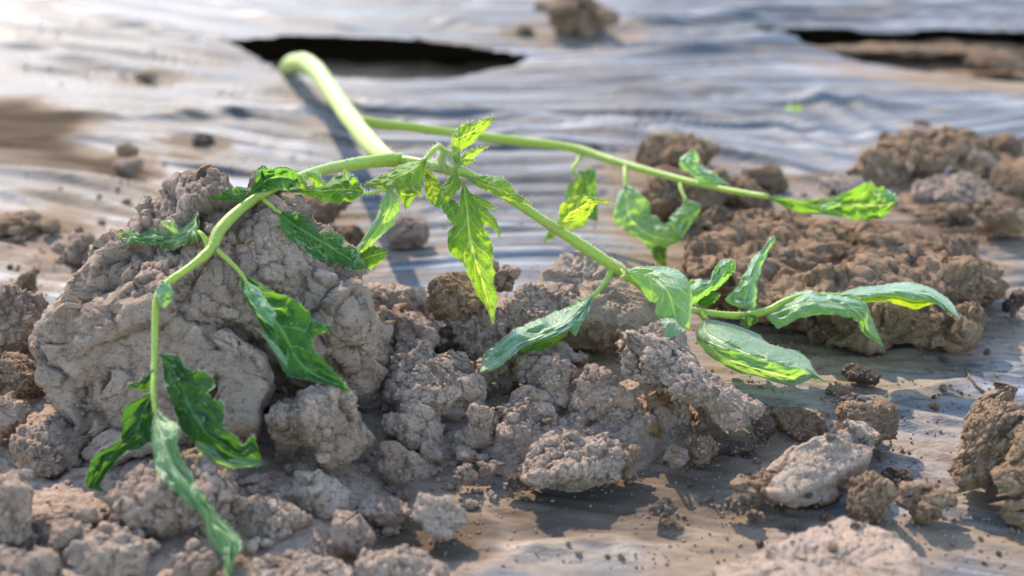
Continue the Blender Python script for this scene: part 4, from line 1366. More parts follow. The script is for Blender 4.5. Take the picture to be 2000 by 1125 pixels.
stem = tube("stem", [(556, 140, 790, 15), (564, 128, 745, 18), (580, 122, 712, 20), (602, 125, 690, 21), (624, 144, 664, 21), (650, 182, 626, 20), (690, 238, 548, 22),
                     (735, 292, 478, 23), (768, 312, 452, 16), (805, 316, 445, 13), (850, 326, 441, 12), (893, 337, 438, 11)], plant, 0.5, 0.9, 14)
top = tube("shoot_tip", [(893, 337, 438, 10), (893, 318, 439, 9), (888, 300, 440, 7), (886, 278, 440, 5)], plant, 16, 1.6)
tube("shoot_tip", [(870, 333, 439, 9), (862, 312, 440, 8), (868, 296, 440, 7), (880, 302, 439, 5), (890, 316, 438, 4)], plant, 16, 1.6)
hairs_on_tube(at_y([830, 850, 870, 893, 905], [318, 322, 330, 336, 340], [440] * 5), np.full(5, .0014), np.gradient(at_y([830, 850, 870, 893, 905], [318, 322, 330, 336, 340], [440] * 5), axis=0) * 100, 22, 1.7, np.random.RandomState(8))

# leaf stalks
s_right = tube("leaf_stalk", [(702, 236, 549, 13), (745, 243, 550, 12), (800, 248, 551, 11), (900, 262, 552, 11), (1000, 274, 551, 11), (1120, 290, 546, 10.5), (1200, 315, 535, 9),
                              (1290, 340, 522, 8), (1400, 367, 506, 7), (1500, 384, 492, 6)], plant, 0.5)
s_left = tube("leaf_stalk", [(785, 312, 448, 16), (762, 312, 446, 16.5), (700, 319, 440, 15), (625, 333, 427, 12.5), (570, 352, 416, 11), (520, 375, 406, 11), (470, 408, 398, 12.5), (430, 448, 391, 14),
                             (410, 488, 386, 13), (370, 522, 380, 9), (330, 550, 376, 8.5), (308, 578, 373, 8), (303, 620, 370, 7), (302, 700, 364, 7), (300, 760, 357, 7), (304, 806, 352, 6)], plant, 1.2)
s_mid = tube("leaf_stalk", [(893, 332, 437, 12), (930, 348, 437, 11), (1000, 390, 436, 11), (1060, 430, 434, 12), (1130, 475, 432, 13.5), (1190, 515, 430, 14), (1222, 535, 429, 12), (1262, 566, 428, 9),
                            (1300, 590, 427, 8), (1350, 605, 426, 8.5), (1400, 613, 425, 8), (1450, 616, 425, 9), (1500, 606, 425, 9), (1535, 588, 426, 8), (1570, 577, 428, 6), (1610, 576, 430, 5), (1640, 576, 431, 4)], plant, 2.2)
s_top = tube("leaf_stalk", [(868, 296, 440, 6), (858, 286, 438, 6), (848, 292, 436, 6), (838, 303, 435, 5.5), (828, 315, 434, 5)], plant, 5, 1.2)
s_low = tube("leaf_stalk", [(835, 332, 436, 5), (812, 356, 433, 4), (785, 364, 431, 4), (755, 370, 430, 4), (725, 376, 428, 3.5), (705, 378, 426, 3)], plant, 4, 1.1)
s_stub = tube("leaf_stalk", [(408, 490, 387, 7), (402, 470, 388, 6), (394, 457, 389, 5), (388, 452, 390, 3.5)], plant, 1)

P_ = lambda ctrl, par, h=1.2: tube("petiole", ctrl, par, h, 0.7, 8)
P_([(508, 384, 404, 6), (530, 402, 401, 5.5), (548, 418, 399, 5)], s_left)
P_([(424, 488, 386, 7), (448, 510, 384, 6), (470, 533, 382, 5), (485, 556, 380, 4)], s_left)
P_([(1134, 300, 544, 6), (1128, 316, 540, 5), (1119, 330, 537, 4.5), (1127, 345, 535, 4)], s_right)
P_([(1221, 322, 532, 6), (1221, 343, 526, 5), (1222, 366, 522, 5)], s_right)
P_([(1328, 354, 516, 5), (1331, 372, 512, 4.5), (1340, 392, 508, 4)], s_right)
P_([(1198, 523, 430, 8), (1183, 550, 426, 6), (1170, 566, 423, 5.5), (1154, 581, 420, 5)], s_mid)
P_([(1370, 612, 425, 8), (1377, 624, 423, 6)], s_mid, 2)
P_([(1098, 452, 433, 6), (1097, 440, 432, 5), (1098, 430, 431, 4)], s_mid, 2)
P_([(1213, 528, 428, 6), (1220, 538, 426, 5), (1212, 542, 425, 3)], s_mid, 2)

YG = (1.2, 1.08, 0.8)      # young, yellow green
DG_ = (0.85, 0.95, 0.9)
PALE = (1.0, 1.05, 1.1)

# young leaflets round the shoot tip
leaflet(top, [B([(884, 280), (888, 274, 884, 268, 888, 286), (896, 269, 891, 257, 895, 295), (906, 265, 901, 245, 909, 289), (917, 260, 915, 240, 922, 278), (932, 251, 932, 238, 939, 263), (949, 240, 949, 232, 953, 248), (967, 227)],
              (438, 436), bulge=1, wr=.5, seed=1, teeth=.12)], YG)
leaflet(top, [B([(893, 318), (910, 306, 906, 301, 914, 313), (925, 299, 922, 293, 930, 304), (940, 291, 938, 287, 941, 295), (956, 285)], (439, 438), bulge=.6, wr=.3, seed=2)], YG)
leaflet(top, [B([(893, 320), (908, 317, 908, 311, 910, 323), (918, 315, 918, 311, 918, 320), (930, 311)], (437, 436), bulge=.5, wr=.3, seed=3)], (1.2, 1.2, .8))
leaflet(top, [B([(887, 300), (893, 303, 886, 303, 898, 297), (893, 312, 888, 312, 898, 309), (891, 322)], (437,), bulge=.5, wr=.2, seed=4)], YG)
leaflet(s_top, [B([(834, 308), (818, 322, 812, 315, 826, 352), (800, 334, 788, 320, 808, 364), (780, 344, 766, 330, 786, 368), (755, 352, 747, 341, 757, 368), (732, 358, 729, 350, 734, 365), (709, 361)],
                (433, 430), bulge=1, tilt=3.5, wr=.6, seed=5, teeth=.1)], (1.3, 1.15, 0.8))
leaflet(top, [B([(812, 350), (814, 362, 808, 362, 820, 360), (818, 374, 813, 374, 823, 373), (821, 387)], (432, 431), bulge=.5, wr=.3, seed=6)], YG)
leaflet(top, [B([(832, 326), (840, 350, 830, 350, 852, 348), (846, 370, 831, 376, 863, 372), (852, 390, 840, 394, 866, 388), (858, 408)], (435, 432), bulge=1.2, wr=.5, seed=7)], (1.2, 1.05, .7))
leaflet(top, [B([(892, 335), (884, 353, 875, 350, 900, 360), (875, 369, 864, 366, 890, 377), (864, 386, 855, 383, 873, 393), (850, 405)], (434, 428), bulge=1.2, wr=.6, seed=8, teeth=.1)], (1.1, 1.05, .8))
leaflet(top, [B([(866, 386), (877, 403, 864, 408, 890, 394), (887, 420, 876, 428, 898, 410), (888, 442)], (432, 430), bulge=1, wr=.6, seed=9)], (.6, .75, .7))
leaflet(s_mid, [B([(904, 352), (908, 380, 899, 382, 919, 378), (912, 407, 896, 412, 932, 405), (915, 440, 884, 446, 942, 436), (919, 470, 878, 484, 954, 466), (926, 500, 897, 508, 962, 496), (934, 526, 912, 526, 963, 526),
                  (943, 552, 926, 564, 964, 552), (953, 590, 945, 592, 969, 588), (960, 612, 955, 613, 966, 612), (963, 637)], (431, 425, 422, 420), bulge=2, wr=.8, seed=10, teeth=.14),
                B([(914, 378), (930, 388, 929, 381, 927, 397), (950, 398, 951, 393, 949, 404), (975, 411)], (430, 428), bulge=.5, wr=.3, seed=11),
                B([(918, 398), (940, 414, 942, 402, 936, 434), (960, 432, 963, 421, 953, 441), (971, 450, 974, 444, 968, 452), (978, 469)], (430, 426), bulge=1, wr=.4, seed=12),
                B([(893, 440), (882, 455, 876, 452, 892, 462), (879, 478, 875, 478, 886, 480), (880, 494)], (427, 425), bulge=.6, wr=.3, seed=13)], (1.12, 1.08, .8), label="long bright leaflet hanging straight down with toothed side lobes")
leaflet(s_mid, [B([(906, 340), (920, 350, 922, 344, 921, 356), (932, 354, 935, 345, 931, 363), (948, 361, 954, 343, 948, 372), (966, 367, 974, 345, 966, 381), (985, 374, 993, 356, 985, 388), (1005, 383, 1006, 373, 1005, 394), (1022, 392, 1024, 388, 1022, 397), (1042, 401)],
                (434, 432, 432), bulge=1.5, tilt=2, wr=.6, seed=14, teeth=.1)], (1.3, 1.12, .8))
leaflet(s_low, [B([(760, 366), (763, 385, 752, 383, 775, 384), (760, 408, 742, 405, 780, 411), (746, 435, 727, 437, 768, 437), (727, 462, 709, 466, 742, 463), (706, 490, 689, 492, 723, 482), (692, 510, 681, 512, 704, 506), (681, 530)],
                (429, 424, 420), bulge=3, tilt=-2, wr=.7, seed=15)], (1.05, 1.1, .9), under=True)
leaflet(s_low, [B([(688, 524), (705, 508, 711, 490, 706, 527), (725, 500, 728, 482, 724, 524), (742, 495, 744, 484, 743, 512), (760, 490)], (421, 422), bulge=1.5, wr=.5, seed=16)], (.9, .95, .8))
leaflet(s_low, [B([(768, 366), (785, 378, 781, 366, 787, 397), (800, 380, 803, 365, 796, 405), (816, 376)], (432, 432), bulge=1.5, wr=.6, seed=17)], (.95, 1, .75))

# left leaf: crumpled bunch on the stalk
leaflet(s_left, [B([(488, 378), (502, 366, 498, 352, 512, 376), (525, 350, 517, 331, 534, 370), (550, 345, 552, 328, 556, 368), (570, 348, 576, 334, 574, 366), (583, 352)], (401, 405, 412), bulge=-2, wr=2.2, wave=1.2, seed=18),
                 B([(512, 348), (512, 338, 503, 340, 522, 334), (511, 329, 501, 331, 521, 326), (512, 322)], (408, 409), bulge=3, wr=.4, seed=19)], (.62, .85, .9), label="crumpled dark leaflet bunched over the stalk")
leaflet(s_left, [B([(576, 336), (582, 350, 575, 352, 590, 346), (590, 362, 580, 366, 600, 358), (598, 370)], (411, 410), bulge=3, wr=.4, seed=20, _u=True) | {},
                 B([(596, 338), (606, 340, 600, 334, 606, 352), (618, 348, 622, 339, 614, 362), (628, 356, 628, 350, 622, 366), (638, 361)], (413, 413), bulge=2, wr=.4, seed=21)] if False else
                [B([(576, 336), (582, 350, 575, 352, 590, 346), (590, 362, 580, 366, 600, 358), (598, 370)], (411, 410), bulge=3, wr=.4, seed=20),
                 B([(596, 338), (606, 340, 600, 334, 606, 352), (618, 348, 622, 339, 614, 362), (628, 356, 628, 350, 622, 366), (638, 361)], (413, 413), bulge=2, wr=.4, seed=21)], (1, 1.05, .9))
leaflet(s_low, [B([(710, 376), (700, 372, 701, 352, 697, 388), (680, 370, 683, 344, 678, 392), (655, 370, 655, 347, 655, 394), (630, 373, 627, 361, 630, 390), (600, 371, 600, 364, 600, 381), (555, 372)], (424, 420, 414), bulge=4, tilt=3, wr=1.4, wave=1, seed=22),
                B([(676, 352), (676, 342, 671, 343, 681, 342), (672, 330)], (421, 421), bulge=.5, wr=.2, seed=23)], (.85, .95, .85), label="curled leaflet with rolled dark end")
leaflet(s_low, [B([(682, 372), (690, 356, 684, 354, 698, 362), (702, 356, 694, 348, 709, 366), (708, 374)], (419, 419), bulge=-2, wr=.4, seed=24)], (1.05, 1.0, .6))
leaflet(s_left, [B([(492, 373), (478, 376, 480, 366, 474, 389), (460, 380, 458, 365, 456, 392), (435, 385, 436, 375, 432, 392), (404, 387)], (404, 406), bulge=1.5, wr=.6, seed=25)], (.95, 1, .75))
leaflet(s_left, [B([(546, 414), (556, 424, 562, 413, 545, 437), (572, 437, 583, 417, 557, 461), (592, 450, 605, 433, 579, 473), (615, 463, 622, 455, 605, 494), (640, 478, 653, 453, 635, 508), (665, 495, 677, 474, 663, 516), (685, 510, 697, 491, 681, 523), (691, 528)],
                 (399, 404, 412, 418), bulge=1.5, tilt=2, wr=1.0, wave=.9, seed=26)], (.88, .95, .8), label="dark smooth leaflet with one edge folded up yellow")
leaflet(s_left, [B([(558, 450), (575, 462, 570, 456, 577, 468), (600, 482, 606, 472, 600, 494), (622, 494, 630, 484, 612, 500), (640, 508)], (400, 405, 410), bulge=-1, wr=.5, seed=27)], (1.3, 1.2, .7), under=True)

# dried curl, left
leaflet(s_stub, [B([(390, 468), (380, 450, 386, 420, 377, 472), (365, 458, 367, 436, 361, 477), (345, 464, 346, 447, 341, 486), (320, 464, 318, 452, 317, 481), (298, 463, 298, 448, 295, 477), (272, 467, 270, 458, 268, 475), (252, 463, 250, 450, 246, 475), (228, 462)],
                 (391, 396, 402, 405), bulge=2, tilt=3, wr=2.2, wave=1.4, seed=28),
                B([(352, 458), (335, 443, 339, 433, 331, 449), (312, 433)], (394, 396), bulge=.5, wr=.4, seed=29)], (1.05, 1.1, .62), under=True, label="half dried yellowish leaflet curled on the clod")
# broad drooping leaflet right of the stalk
leaflet(s_left, [B([(468, 530), (480, 552, 471, 552, 493, 545), (498, 580, 481, 586, 526, 565), (522, 612, 499, 615, 562, 579), (545, 640, 517, 649, 592, 597), (560, 665, 529, 673, 613, 631), (572, 690, 545, 698, 606, 668), (592, 715, 563, 729, 614, 690), (620, 735, 598, 740, 638, 711), (652, 749, 640, 752, 664, 736), (685, 765)],
                 (383, 378, 372, 366), bulge=-1.5, wr=1.3, wave=1.0, seed=30, teeth=.1),
                B([(596, 648), (620, 643, 611, 628, 606, 659), (637, 642, 631, 634, 628, 651), (654, 640)], (374, 374), bulge=.5, wr=.5, seed=31)], (.62, .82, .78), label="broad dark leaflet draped down the clod")  # tint deepened to paint in the shade on the clod's front
leaflet(s_left, [B([(482, 550), (495, 570, 477, 570, 508, 566), (510, 595, 495, 601, 523, 590), (525, 618, 511, 623, 537, 611), (537, 642)], (378, 372, 369), bulge=3, wr=.8, seed=32),
                 B([(500, 640), (528, 672, 518, 662, 534, 668), (548, 700, 541, 694, 555, 694), (560, 716)], (368, 364), bulge=1.5, wr=.4, seed=33)], (.95, 1.1, 1.15), under=True)
leaflet(s_left, [B([(316, 548), (318, 563, 304, 566, 333, 557), (320, 580, 304, 581, 336, 575), (322, 593, 308, 592, 333, 590), (320, 602)], (371, 369, 369), bulge=4, wr=.5, seed=34)], (.8, .95, .8), under=True, label="small folded leaflet on the stalk's bend")
# hanging end leaflets, bottom left
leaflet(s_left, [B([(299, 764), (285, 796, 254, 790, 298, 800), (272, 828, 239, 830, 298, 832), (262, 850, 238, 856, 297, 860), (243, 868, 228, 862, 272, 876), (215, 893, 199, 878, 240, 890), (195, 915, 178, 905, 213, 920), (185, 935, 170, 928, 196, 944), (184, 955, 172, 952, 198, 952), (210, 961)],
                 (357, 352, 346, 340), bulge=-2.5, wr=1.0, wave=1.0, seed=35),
                B([(300, 720), (288, 738, 279, 735, 298, 762), (270, 752, 273, 744, 276, 763), (246, 752)], (361, 359), bulge=1, wr=.5, seed=36)], (.26, .42, .38), label="dark cupped leaflet on the left of the hanging stalk end")  # shade cast by the largest clod is put into this tint
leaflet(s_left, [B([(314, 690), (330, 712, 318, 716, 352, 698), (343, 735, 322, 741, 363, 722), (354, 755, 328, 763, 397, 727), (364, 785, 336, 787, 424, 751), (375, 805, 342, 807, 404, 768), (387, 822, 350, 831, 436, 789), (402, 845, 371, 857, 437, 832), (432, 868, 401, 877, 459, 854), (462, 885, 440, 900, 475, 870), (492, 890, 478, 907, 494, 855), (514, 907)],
                 (362, 356, 350, 344, 340), bulge=-1.5, tilt=1, wr=1.3, wave=1.1, seed=37, teeth=.1)], (.24, .40, .36), label="dark ruffled leaflet on the right of the hanging stalk end")  # tint darkened here too for the big clod's shade
leaflet(s_left, [B([(380, 868), (402, 880, 396, 866, 398, 890), (432, 893, 430, 880, 425, 904), (460, 902, 462, 886, 455, 914), (490, 906, 494, 892, 488, 912), (512, 908)], (346, 340), bulge=1, wr=.5, seed=38)], (.85, 1.0, .85), under=True)
leaflet(s_left, [B([(304, 796), (306, 820, 298, 825, 321, 815), (315, 848, 296, 850, 348, 835), (322, 875, 298, 878, 346, 866), (330, 905, 303, 906, 361, 908), (350, 935, 324, 943, 380, 938), (375, 968, 354, 971, 396, 968), (405, 1000, 394, 1009, 416, 994), (420, 1028, 404, 1042, 441, 1022), (445, 1055, 424, 1071, 471, 1058), (446, 1085, 436, 1086, 459, 1088), (447, 1105, 438, 1108, 455, 1108), (445, 1130)],
                 (352, 344, 336, 328, 319, 314), bulge=2.5, tilt=2, wr=1.0, wave=.8, seed=39)], (.95, 1.05, .75), under=True, label="long pale twisted leaflet at the end of the left stalk")

# middle leaf
leaflet(s_mid, [B([(1095, 436), (1106, 424, 1092, 415, 1114, 433), (1120, 413, 1104, 393, 1136, 432), (1137, 403, 1133, 383, 1153, 417), (1155, 394, 1152, 385, 1163, 400), (1178, 393, 1174, 389, 1180, 397), (1205, 396)],
                (431, 428, 427), bulge=1, wr=.6, seed=40, teeth=.08)], (1.35, 1.1, .7), label="small yellow green leaflet standing on the stalk")
leaflet(s_mid, [B([(1156, 577), (1143, 598, 1134, 586, 1151, 600), (1125, 615, 1107, 600, 1142, 621), (1105, 632, 1079, 612, 1116, 641), (1075, 648, 1049, 627, 1083, 656), (1045, 660, 1021, 634, 1049, 669), (1015, 672, 997, 645, 1019, 682), (985, 692, 967, 672, 998, 699), (960, 710, 947, 692, 972, 717), (936, 728)],
                (420, 412, 404, 396), bulge=2, tilt=6, wr=1.3, wave=1.0, seed=41),
                B([(1118, 628), (1122, 642, 1107, 636, 1136, 628), (1124, 658)], (411, 409), bulge=.5, wr=.4, seed=42)], (1.0, 1.1, 1.0), under=True, label="pale leaflet lying limp across the heap, underside up")
leaflet(s_mid, [B([(1110, 648), (1080, 662, 1084, 654, 1084, 672), (1050, 674, 1052, 666, 1050, 684), (1010, 688)], (410, 404), bulge=1, wr=.5, seed=43)], (1.25, 1.1, .5))
leaflet(s_mid, [B([(1222, 532), (1240, 533, 1235, 545, 1243, 522), (1262, 537, 1250, 558, 1276, 520), (1285, 548, 1266, 582, 1314, 526), (1302, 566, 1281, 592, 1342, 547), (1312, 590, 1282, 609, 1350, 582), (1318, 615, 1290, 625, 1350, 612), (1320, 635, 1297, 638, 1347, 636), (1316, 649, 1302, 653, 1334, 650), (1305, 662)],
                (428, 421, 413, 411, 413), bulge=5, wr=.8, seed=44, teeth=.06)], (1.05, 1.1, .9), under=True, label="broad leaflet folded down over the stalk")
leaflet(s_mid, [B([(1376, 622), (1378, 645, 1390, 625, 1358, 650), (1395, 660, 1413, 629, 1371, 681), (1425, 675, 1446, 639, 1403, 702), (1455, 690, 1479, 653, 1437, 718), (1485, 700, 1503, 671, 1477, 731), (1515, 710, 1533, 680, 1510, 727), (1540, 718, 1561, 687, 1535, 747), (1562, 724, 1579, 703, 1558, 749), (1580, 730, 1589, 722, 1578, 738), (1598, 738, 1600, 734, 1596, 742), (1619, 748)],
                (423, 406, 397, 394, 402), bulge=16, tilt=4, wr=1.3, wave=.9, seed=45, nu=27, teeth=.03),
                B([(1364, 660), (1388, 680, 1398, 668, 1380, 690), (1420, 700, 1432, 682, 1412, 712), (1455, 714, 1466, 696, 1446, 728), (1490, 724, 1500, 706, 1484, 736), (1525, 734, 1534, 714, 1520, 748), (1552, 738, 1562, 720, 1550, 752), (1578, 736, 1580, 728, 1576, 744), (1590, 734)],
                  (408, 398, 392, 391, 399), bulge=2, tilt=-4, wr=1.2, wave=.5, seed=63, teeth=.03)], (1.0, 1.05, .85), under=True, label="fat rolled leaflet lying on the wet film")
leaflet(s_mid, [B([(1495, 614), (1515, 610, 1519, 592, 1504, 629), (1540, 600, 1546, 574, 1529, 636), (1570, 592, 1573, 569, 1561, 620), (1605, 592, 1606, 573, 1602, 614), (1640, 598, 1642, 577, 1632, 617), (1668, 605, 1679, 581, 1659, 620), (1686, 622, 1697, 605, 1675, 627), (1698, 648, 1707, 635, 1688, 652), (1728, 679)],
                (425, 421, 421, 422), bulge=4, tilt=5, wr=1.3, wave=1.2, seed=46)], (1.0, 1.1, 1.0), under=True, label="shorter arching leaflet bent down at its tip")
leaflet(s_mid, [B([(1628, 578), (1660, 573, 1662, 565, 1664, 582), (1695, 570, 1697, 559, 1697, 580), (1728, 567, 1728, 556, 1729, 578), (1758, 564, 1758, 552, 1757, 577), (1785, 569, 1788, 555, 1783, 582), (1812, 574, 1818, 562, 1810, 586), (1835, 588, 1842, 577, 1830, 594), (1853, 602, 1859, 592, 1848, 607), (1875, 625)],
                (430, 428, 426), bulge=3, tilt=6, wr=1.1, wave=.8, seed=47)], (1.0, 1.12, 1.1), under=True, label="longer arching leaflet reaching farthest right, pale rolled top")
leaflet(s_mid, [B([(1650, 578), (1680, 582, 1678, 574, 1680, 590), (1720, 578, 1720, 568, 1720, 588), (1756, 580, 1756, 570, 1748, 592), (1786, 588, 1788, 572, 1784, 604), (1818, 586, 1820, 574, 1818, 594), (1845, 598)],
                (433, 432, 430), bulge=1, wr=.7, seed=48)], (1.4, 1.15, .5))
leaflet(s_mid, [B([(1466, 608), (1455, 592, 1420, 588, 1475, 597), (1460, 570, 1437, 565, 1477, 572), (1466, 548, 1445, 550, 1482, 546), (1473, 525, 1459, 528, 1486, 522), (1482, 505, 1472, 503, 1491, 508), (1495, 485, 1489, 487, 1503, 488), (1506, 468, 1502, 468, 1512, 472), (1514, 459)],
                (428, 432, 440, 446), bulge=4, wr=2.0, wave=1.6, seed=49)], (.95, 1.12, 1.2), under=True, label="shrivelled crinkled leaflet sticking up")
leaflet(s_mid, [B([(1462, 612), (1462, 625, 1446, 620, 1479, 618), (1462, 634, 1448, 632, 1476, 630), (1458, 641)], (423, 421), bulge=2, wr=.6, seed=50)], (.9, .95, .7))
leaflet(s_mid, [B([(1345, 590), (1352, 570, 1347, 552, 1356, 593), (1368, 566, 1362, 547, 1374, 588), (1384, 558, 1386, 547, 1388, 571), (1398, 546, 1394, 528, 1409, 557), (1412, 530, 1409, 511, 1423, 541), (1426, 520, 1425, 507, 1434, 531), (1438, 514)],
                (430, 434, 440), bulge=4, wr=1.6, wave=1.0, seed=51)], (.92, 1.1, 1.1), under=True)
leaflet(s_mid, [B([(1360, 592), (1380, 590, 1372, 582, 1376, 600), (1392, 580, 1388, 574, 1398, 588), (1408, 572)], (432, 436), bulge=1, wr=.8, seed=52)], (.5, .7, .6))

# right leaf
leaflet(s_right, [B([(1128, 338), (1142, 340, 1133, 331, 1158, 325), (1148, 360, 1138, 363, 1163, 357), (1152, 390, 1138, 396, 1166, 385), (1155, 415, 1140, 421, 1167, 412), (1167, 433)], (534, 530, 526), bulge=2, wr=1, seed=53)], (.75, .9, .8))
leaflet(s_right, [B([(1128, 342), (1125, 362, 1107, 370, 1141, 358), (1120, 390, 1103, 392, 1142, 392), (1120, 420, 1095, 412, 1150, 431), (1108, 438, 1085, 432, 1137, 443), (1082, 455, 1074, 447, 1097, 453), (1070, 464, 1067, 460, 1079, 465), (1058, 475)], (536, 532, 528), bulge=2, wr=1, seed=54)], (1.1, 1.05, .9))
leaflet(s_right, [B([(1222, 360), (1222, 378, 1209, 377, 1237, 369), (1225, 400, 1199, 409, 1260, 384), (1230, 425, 1205, 438, 1268, 408), (1245, 445, 1225, 451, 1275, 424), (1265, 458, 1249, 469, 1290, 431), (1288, 465, 1269, 486, 1307, 437), (1306, 468, 1294, 486, 1322, 449), (1327, 471)],
                (522, 516, 510, 506), bulge=3, wr=1.2, seed=55)], (1.05, 1.1, 1.0), under=True, label="broad pale leaflet hanging from the right stalk, tip bent under")
leaflet(s_right, [B([(1284, 480), (1287, 492, 1274, 488, 1301, 484), (1290, 508, 1279, 508, 1301, 500), (1302, 523)], (508, 506), bulge=2, wr=.8, seed=56)], (.8, .9, .7))
leaflet(s_right, [B([(1337, 386), (1348, 405, 1330, 405, 1366, 400), (1340, 425, 1314, 419, 1360, 425), (1331, 445, 1311, 437, 1344, 446), (1328, 470)], (509, 505, 503), bulge=3, wr=1.2, seed=57)], (.85, .98, .95), under=True)
leaflet(s_right, [B([(1425, 362), (1385, 348, 1375, 354, 1398, 340), (1362, 335, 1347, 338, 1376, 330), (1348, 318, 1326, 319, 1363, 319), (1350, 302, 1341, 300, 1363, 303), (1353, 291)], (506, 512, 514), bulge=3, wr=1.4, seed=58)], (.98, 1.15, 1.2), under=True, label="pale curled leaflet standing above the right stalk")
leaflet(s_right, [B([(1492, 382), (1520, 389, 1522, 384, 1517, 396), (1560, 398, 1560, 391, 1555, 412), (1605, 402, 1610, 387, 1601, 419), (1645, 402, 1655, 372, 1639, 425), (1680, 400, 1688, 360, 1675, 428), (1710, 402, 1714, 363, 1708, 428), (1732, 400, 1735, 374, 1728, 421), (1752, 393)],
                (493, 486, 482), bulge=-1, tilt=1, wr=1.0, wave=1.6, seed=59, teeth=.12)], (.9, .98, .8), label="frilled green leaflet at the right stalk's end")
leaflet(s_right, [B([(1705, 372), (1718, 380, 1706, 386, 1730, 372), (1732, 388, 1718, 398, 1748, 380), (1752, 394)], (481, 480), bulge=2, wr=1, seed=60),
                  B([(1603, 412), (1620, 402, 1608, 402, 1634, 404), (1645, 394)], (482, 481), bulge=1, wr=.5, seed=61)], (1.05, 1.2, 1.2), under=True)
for ob in LEAVES:
    COL.objects.link(ob)

# fine hairs of the shoot: far too many to count
V, F = [], []
rs = np.random.RandomState(3)
for c, d, L in HAIRS:
    d = d / (np.linalg.norm(d) + 1e-9)
    w = np.cross(d, (c - CP)); w /= np.linalg.norm(w) + 1e-9
    w2 = np.cross(d, w)
    r = 0.00006
    k = len(V)
    bend = rs.normal(size=3) * L * .15
    V += [c + w * r, c - w * r * .5 + w2 * r * .87, c - w * r * .5 - w2 * r * .87, c + d * L + bend]
    F += [(k, k + 1, k + 3), (k + 1, k + 2, k + 3), (k + 2, k, k + 3)]
hair = add("hairs", np_mesh("hairs", np.array(V), np.array(F)), M_HAIR, plant)
tag(hair, kind='stuff')

# ------------------------------------------------------------------ small finds
bpy.context.view_layer.update()
# dry roots sticking out of the central heap
def wire(name, pts, r_px, mat, label, cat):
    V, F, *_ = tube_geo([(x, y, Y, r_px) for x, y, Y in pts], 6, per=6)
    return tag(add(name, np_mesh(name, V, F), mat), label, cat)


def on(px, py, up=1.0):
    loc, nor, ob = hit(px, py)
    return (px, py, loc[1] * 1000 - up)


wire("dry_root", [on(1205, 690, 2), on(1218, 676, 4), on(1222, 656, 4), on(1214, 650, 3)], 4.5, M_ROOT, "curled dark dry root standing at the wedge shaped clod's upper left end", "root")
wire("dry_root", [on(1150, 706), on(1180, 700, 2), on(1202, 703, 1)], 1.6, M_ROOT, "thin dry root lying between the pale slab and the wedge shaped clod", "root")
wire("dry_root", [on(1885, 722), on(1896, 738), on(1906, 752), on(1922, 765)], 3, M_ROOT, "thin dark twig on the wet film left of the big right edge clod", "root")

def flake(pts, label):
    P = np.array([at_y(x, y, hit(x, y)[0][1] * 1000 - u)[0] for x, y, u in pts])
    c = P.mean(0)
    n = len(P)
    th = np.array([0, 0.0004, 0.0003])
    V = np.concatenate([P, P + th, [c + [0, -.0012, .0006]], [c + th]])
    F = []
    for i in range(n):
        j = (i + 1) % n
        F += [(i, j, 2 * n), (j + n, i + n, 2 * n + 1), (i, i + n, j + n), (i, j + n, j)]
    return tag(add("dry_husk", np_mesh("dry_husk", V, np.array(F), False), M_AMBER), label, "husk")


flake([(1258, 778, 2), (1280, 765, 4), (1312, 768, 4), (1304, 786, 3), (1285, 795, 2), (1268, 790, 2)], "amber dry husk catching light in the hollow under the wedge shaped clod")
flake([(1270, 838, 2), (1282, 828, 2), (1290, 842, 2), (1293, 858, 2), (1282, 852, 2)], "small amber dry husk beside the dark cracked clod under the wedge")

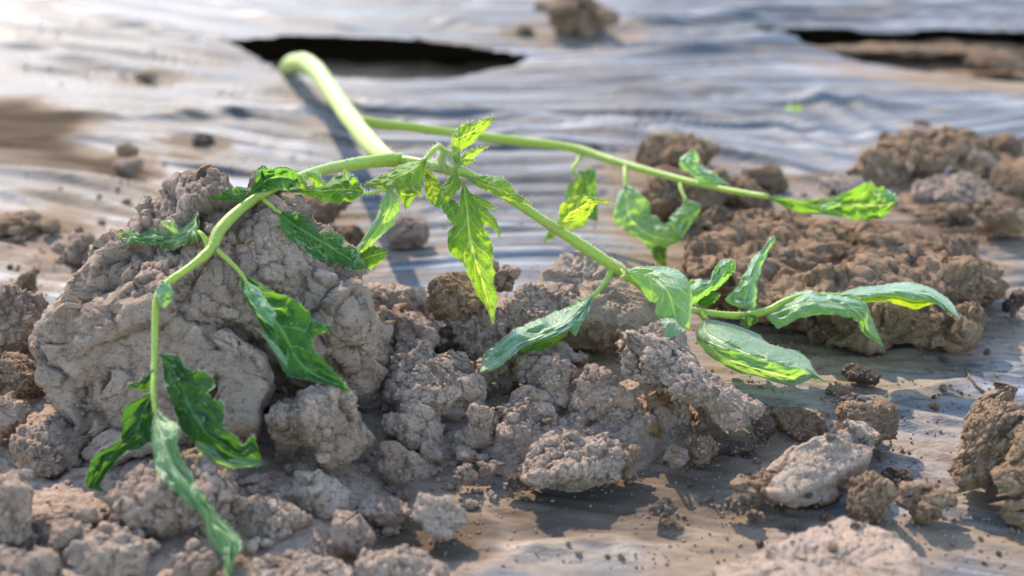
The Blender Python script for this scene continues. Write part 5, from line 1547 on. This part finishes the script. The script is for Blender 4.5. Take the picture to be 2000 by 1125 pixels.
# a tiny weed sprout on the film, out of focus
loc, nor, ob = hit(1552, 222)
sp = bpy.data.objects.new("weed_sprout", None); COL.objects.link(sp); sp.location = Vector(loc)
sp.empty_display_size = .01
tag(sp, "tiny blurred green sprout on the wrinkled film at the upper right", "sprout")
V, F, *_ = tube_geo([(1553, 226, loc[1] * 1000 - 1, 2), (1552, 216, loc[1] * 1000 - 2, 2), (1551, 209, loc[1] * 1000 - 2, 1.5)], 6, per=4)
add("stem", np_mesh("stem", V - loc, F), M_STEM, sp)
for sgn in (-1, 1):
    v, f, u, _, _ = blade([(1551, 210), (1551 + 8 * sgn, 207, 1551 + 8 * sgn, 201, 1551 + 8 * sgn, 214), (1551 + 18 * sgn, 214)], (loc[1] * 1000 - 3,), wr=.2, seed=3)
    m = np_mesh("leaf", v - loc, f); m.uv_layers.new(name="UVMap")
    o = add("leaf", m, M_LEAF, sp); o.color = (1.4, 1.3, .8, 1)

# water drops beaded on the film, glinting in the sun
gv, gf = ico(3)
dm = np_mesh("water_drop", gv * np.array([1, 1, .62]), gf)
dm.materials.append(M_DROP)
WHERE = [((435, 85), "the stem hole's left corner"), ((60, 230), "the brown mud stain"), ((393, 275), "the lone dark lump"), ((282, 150), "the dark speck at upper left"),
         ((585, 120), "the thick stem's far end"), ((560, 350), "the crumpled leaflet"), ((690, 250), "the thick stem"), ((1130, 40), "the top edge clod"),
         ((1500, 62), "the right hole's left corner"), ((1750, 80), "the right hole"), ((1950, 280), "the upper right heap"), ((100, 20), "the top left corner")]
for px, py, r in ((75, 38, 1.0), (78, 58, .9), (113, 70, 1.1), (298, 99, 1.1), (172, 154, 1.2), (240, 144, 1.5), (268, 147, .9), (119, 165, .9), (286, 166, 1), (312, 170, .9), (571, 307, .9), (604, 298, .8), (629, 239, .8),
                  (1948, 226, 1.1), (1312, 55, 1.1), (1800, 28, 1.5), (1490, 30, 1.2), (98, 133, .9), (50, 130, .9)):
    loc, nor, ob = hit(px, py)
    if loc is None: continue
    o = add("water_drop", dm, loc=Vector(loc) + Vector((0, 0, r * .3 * MM)))
    o.scale = (r * 1.3 * MM,) * 3
    for dist, (a, b), n in sorted((math.hypot(px - a, (py - b) * 1.4), (a, b), n) for (a, b), n in WHERE):
        dx, dy = px - a, py - b
        rel = ("in front of" if dy > 0 else "behind") if abs(dy) * 1.4 > abs(dx) else ("right of" if dx > 0 else "left of")
        lab = f"{'larger' if r > 1 else 'tiny'} glinting water drop on the film {rel} {n}"
        if lab not in USED_LABELS: break
    USED_LABELS.add(lab)
    tag(o, lab, "water drop", "water drops on the film")
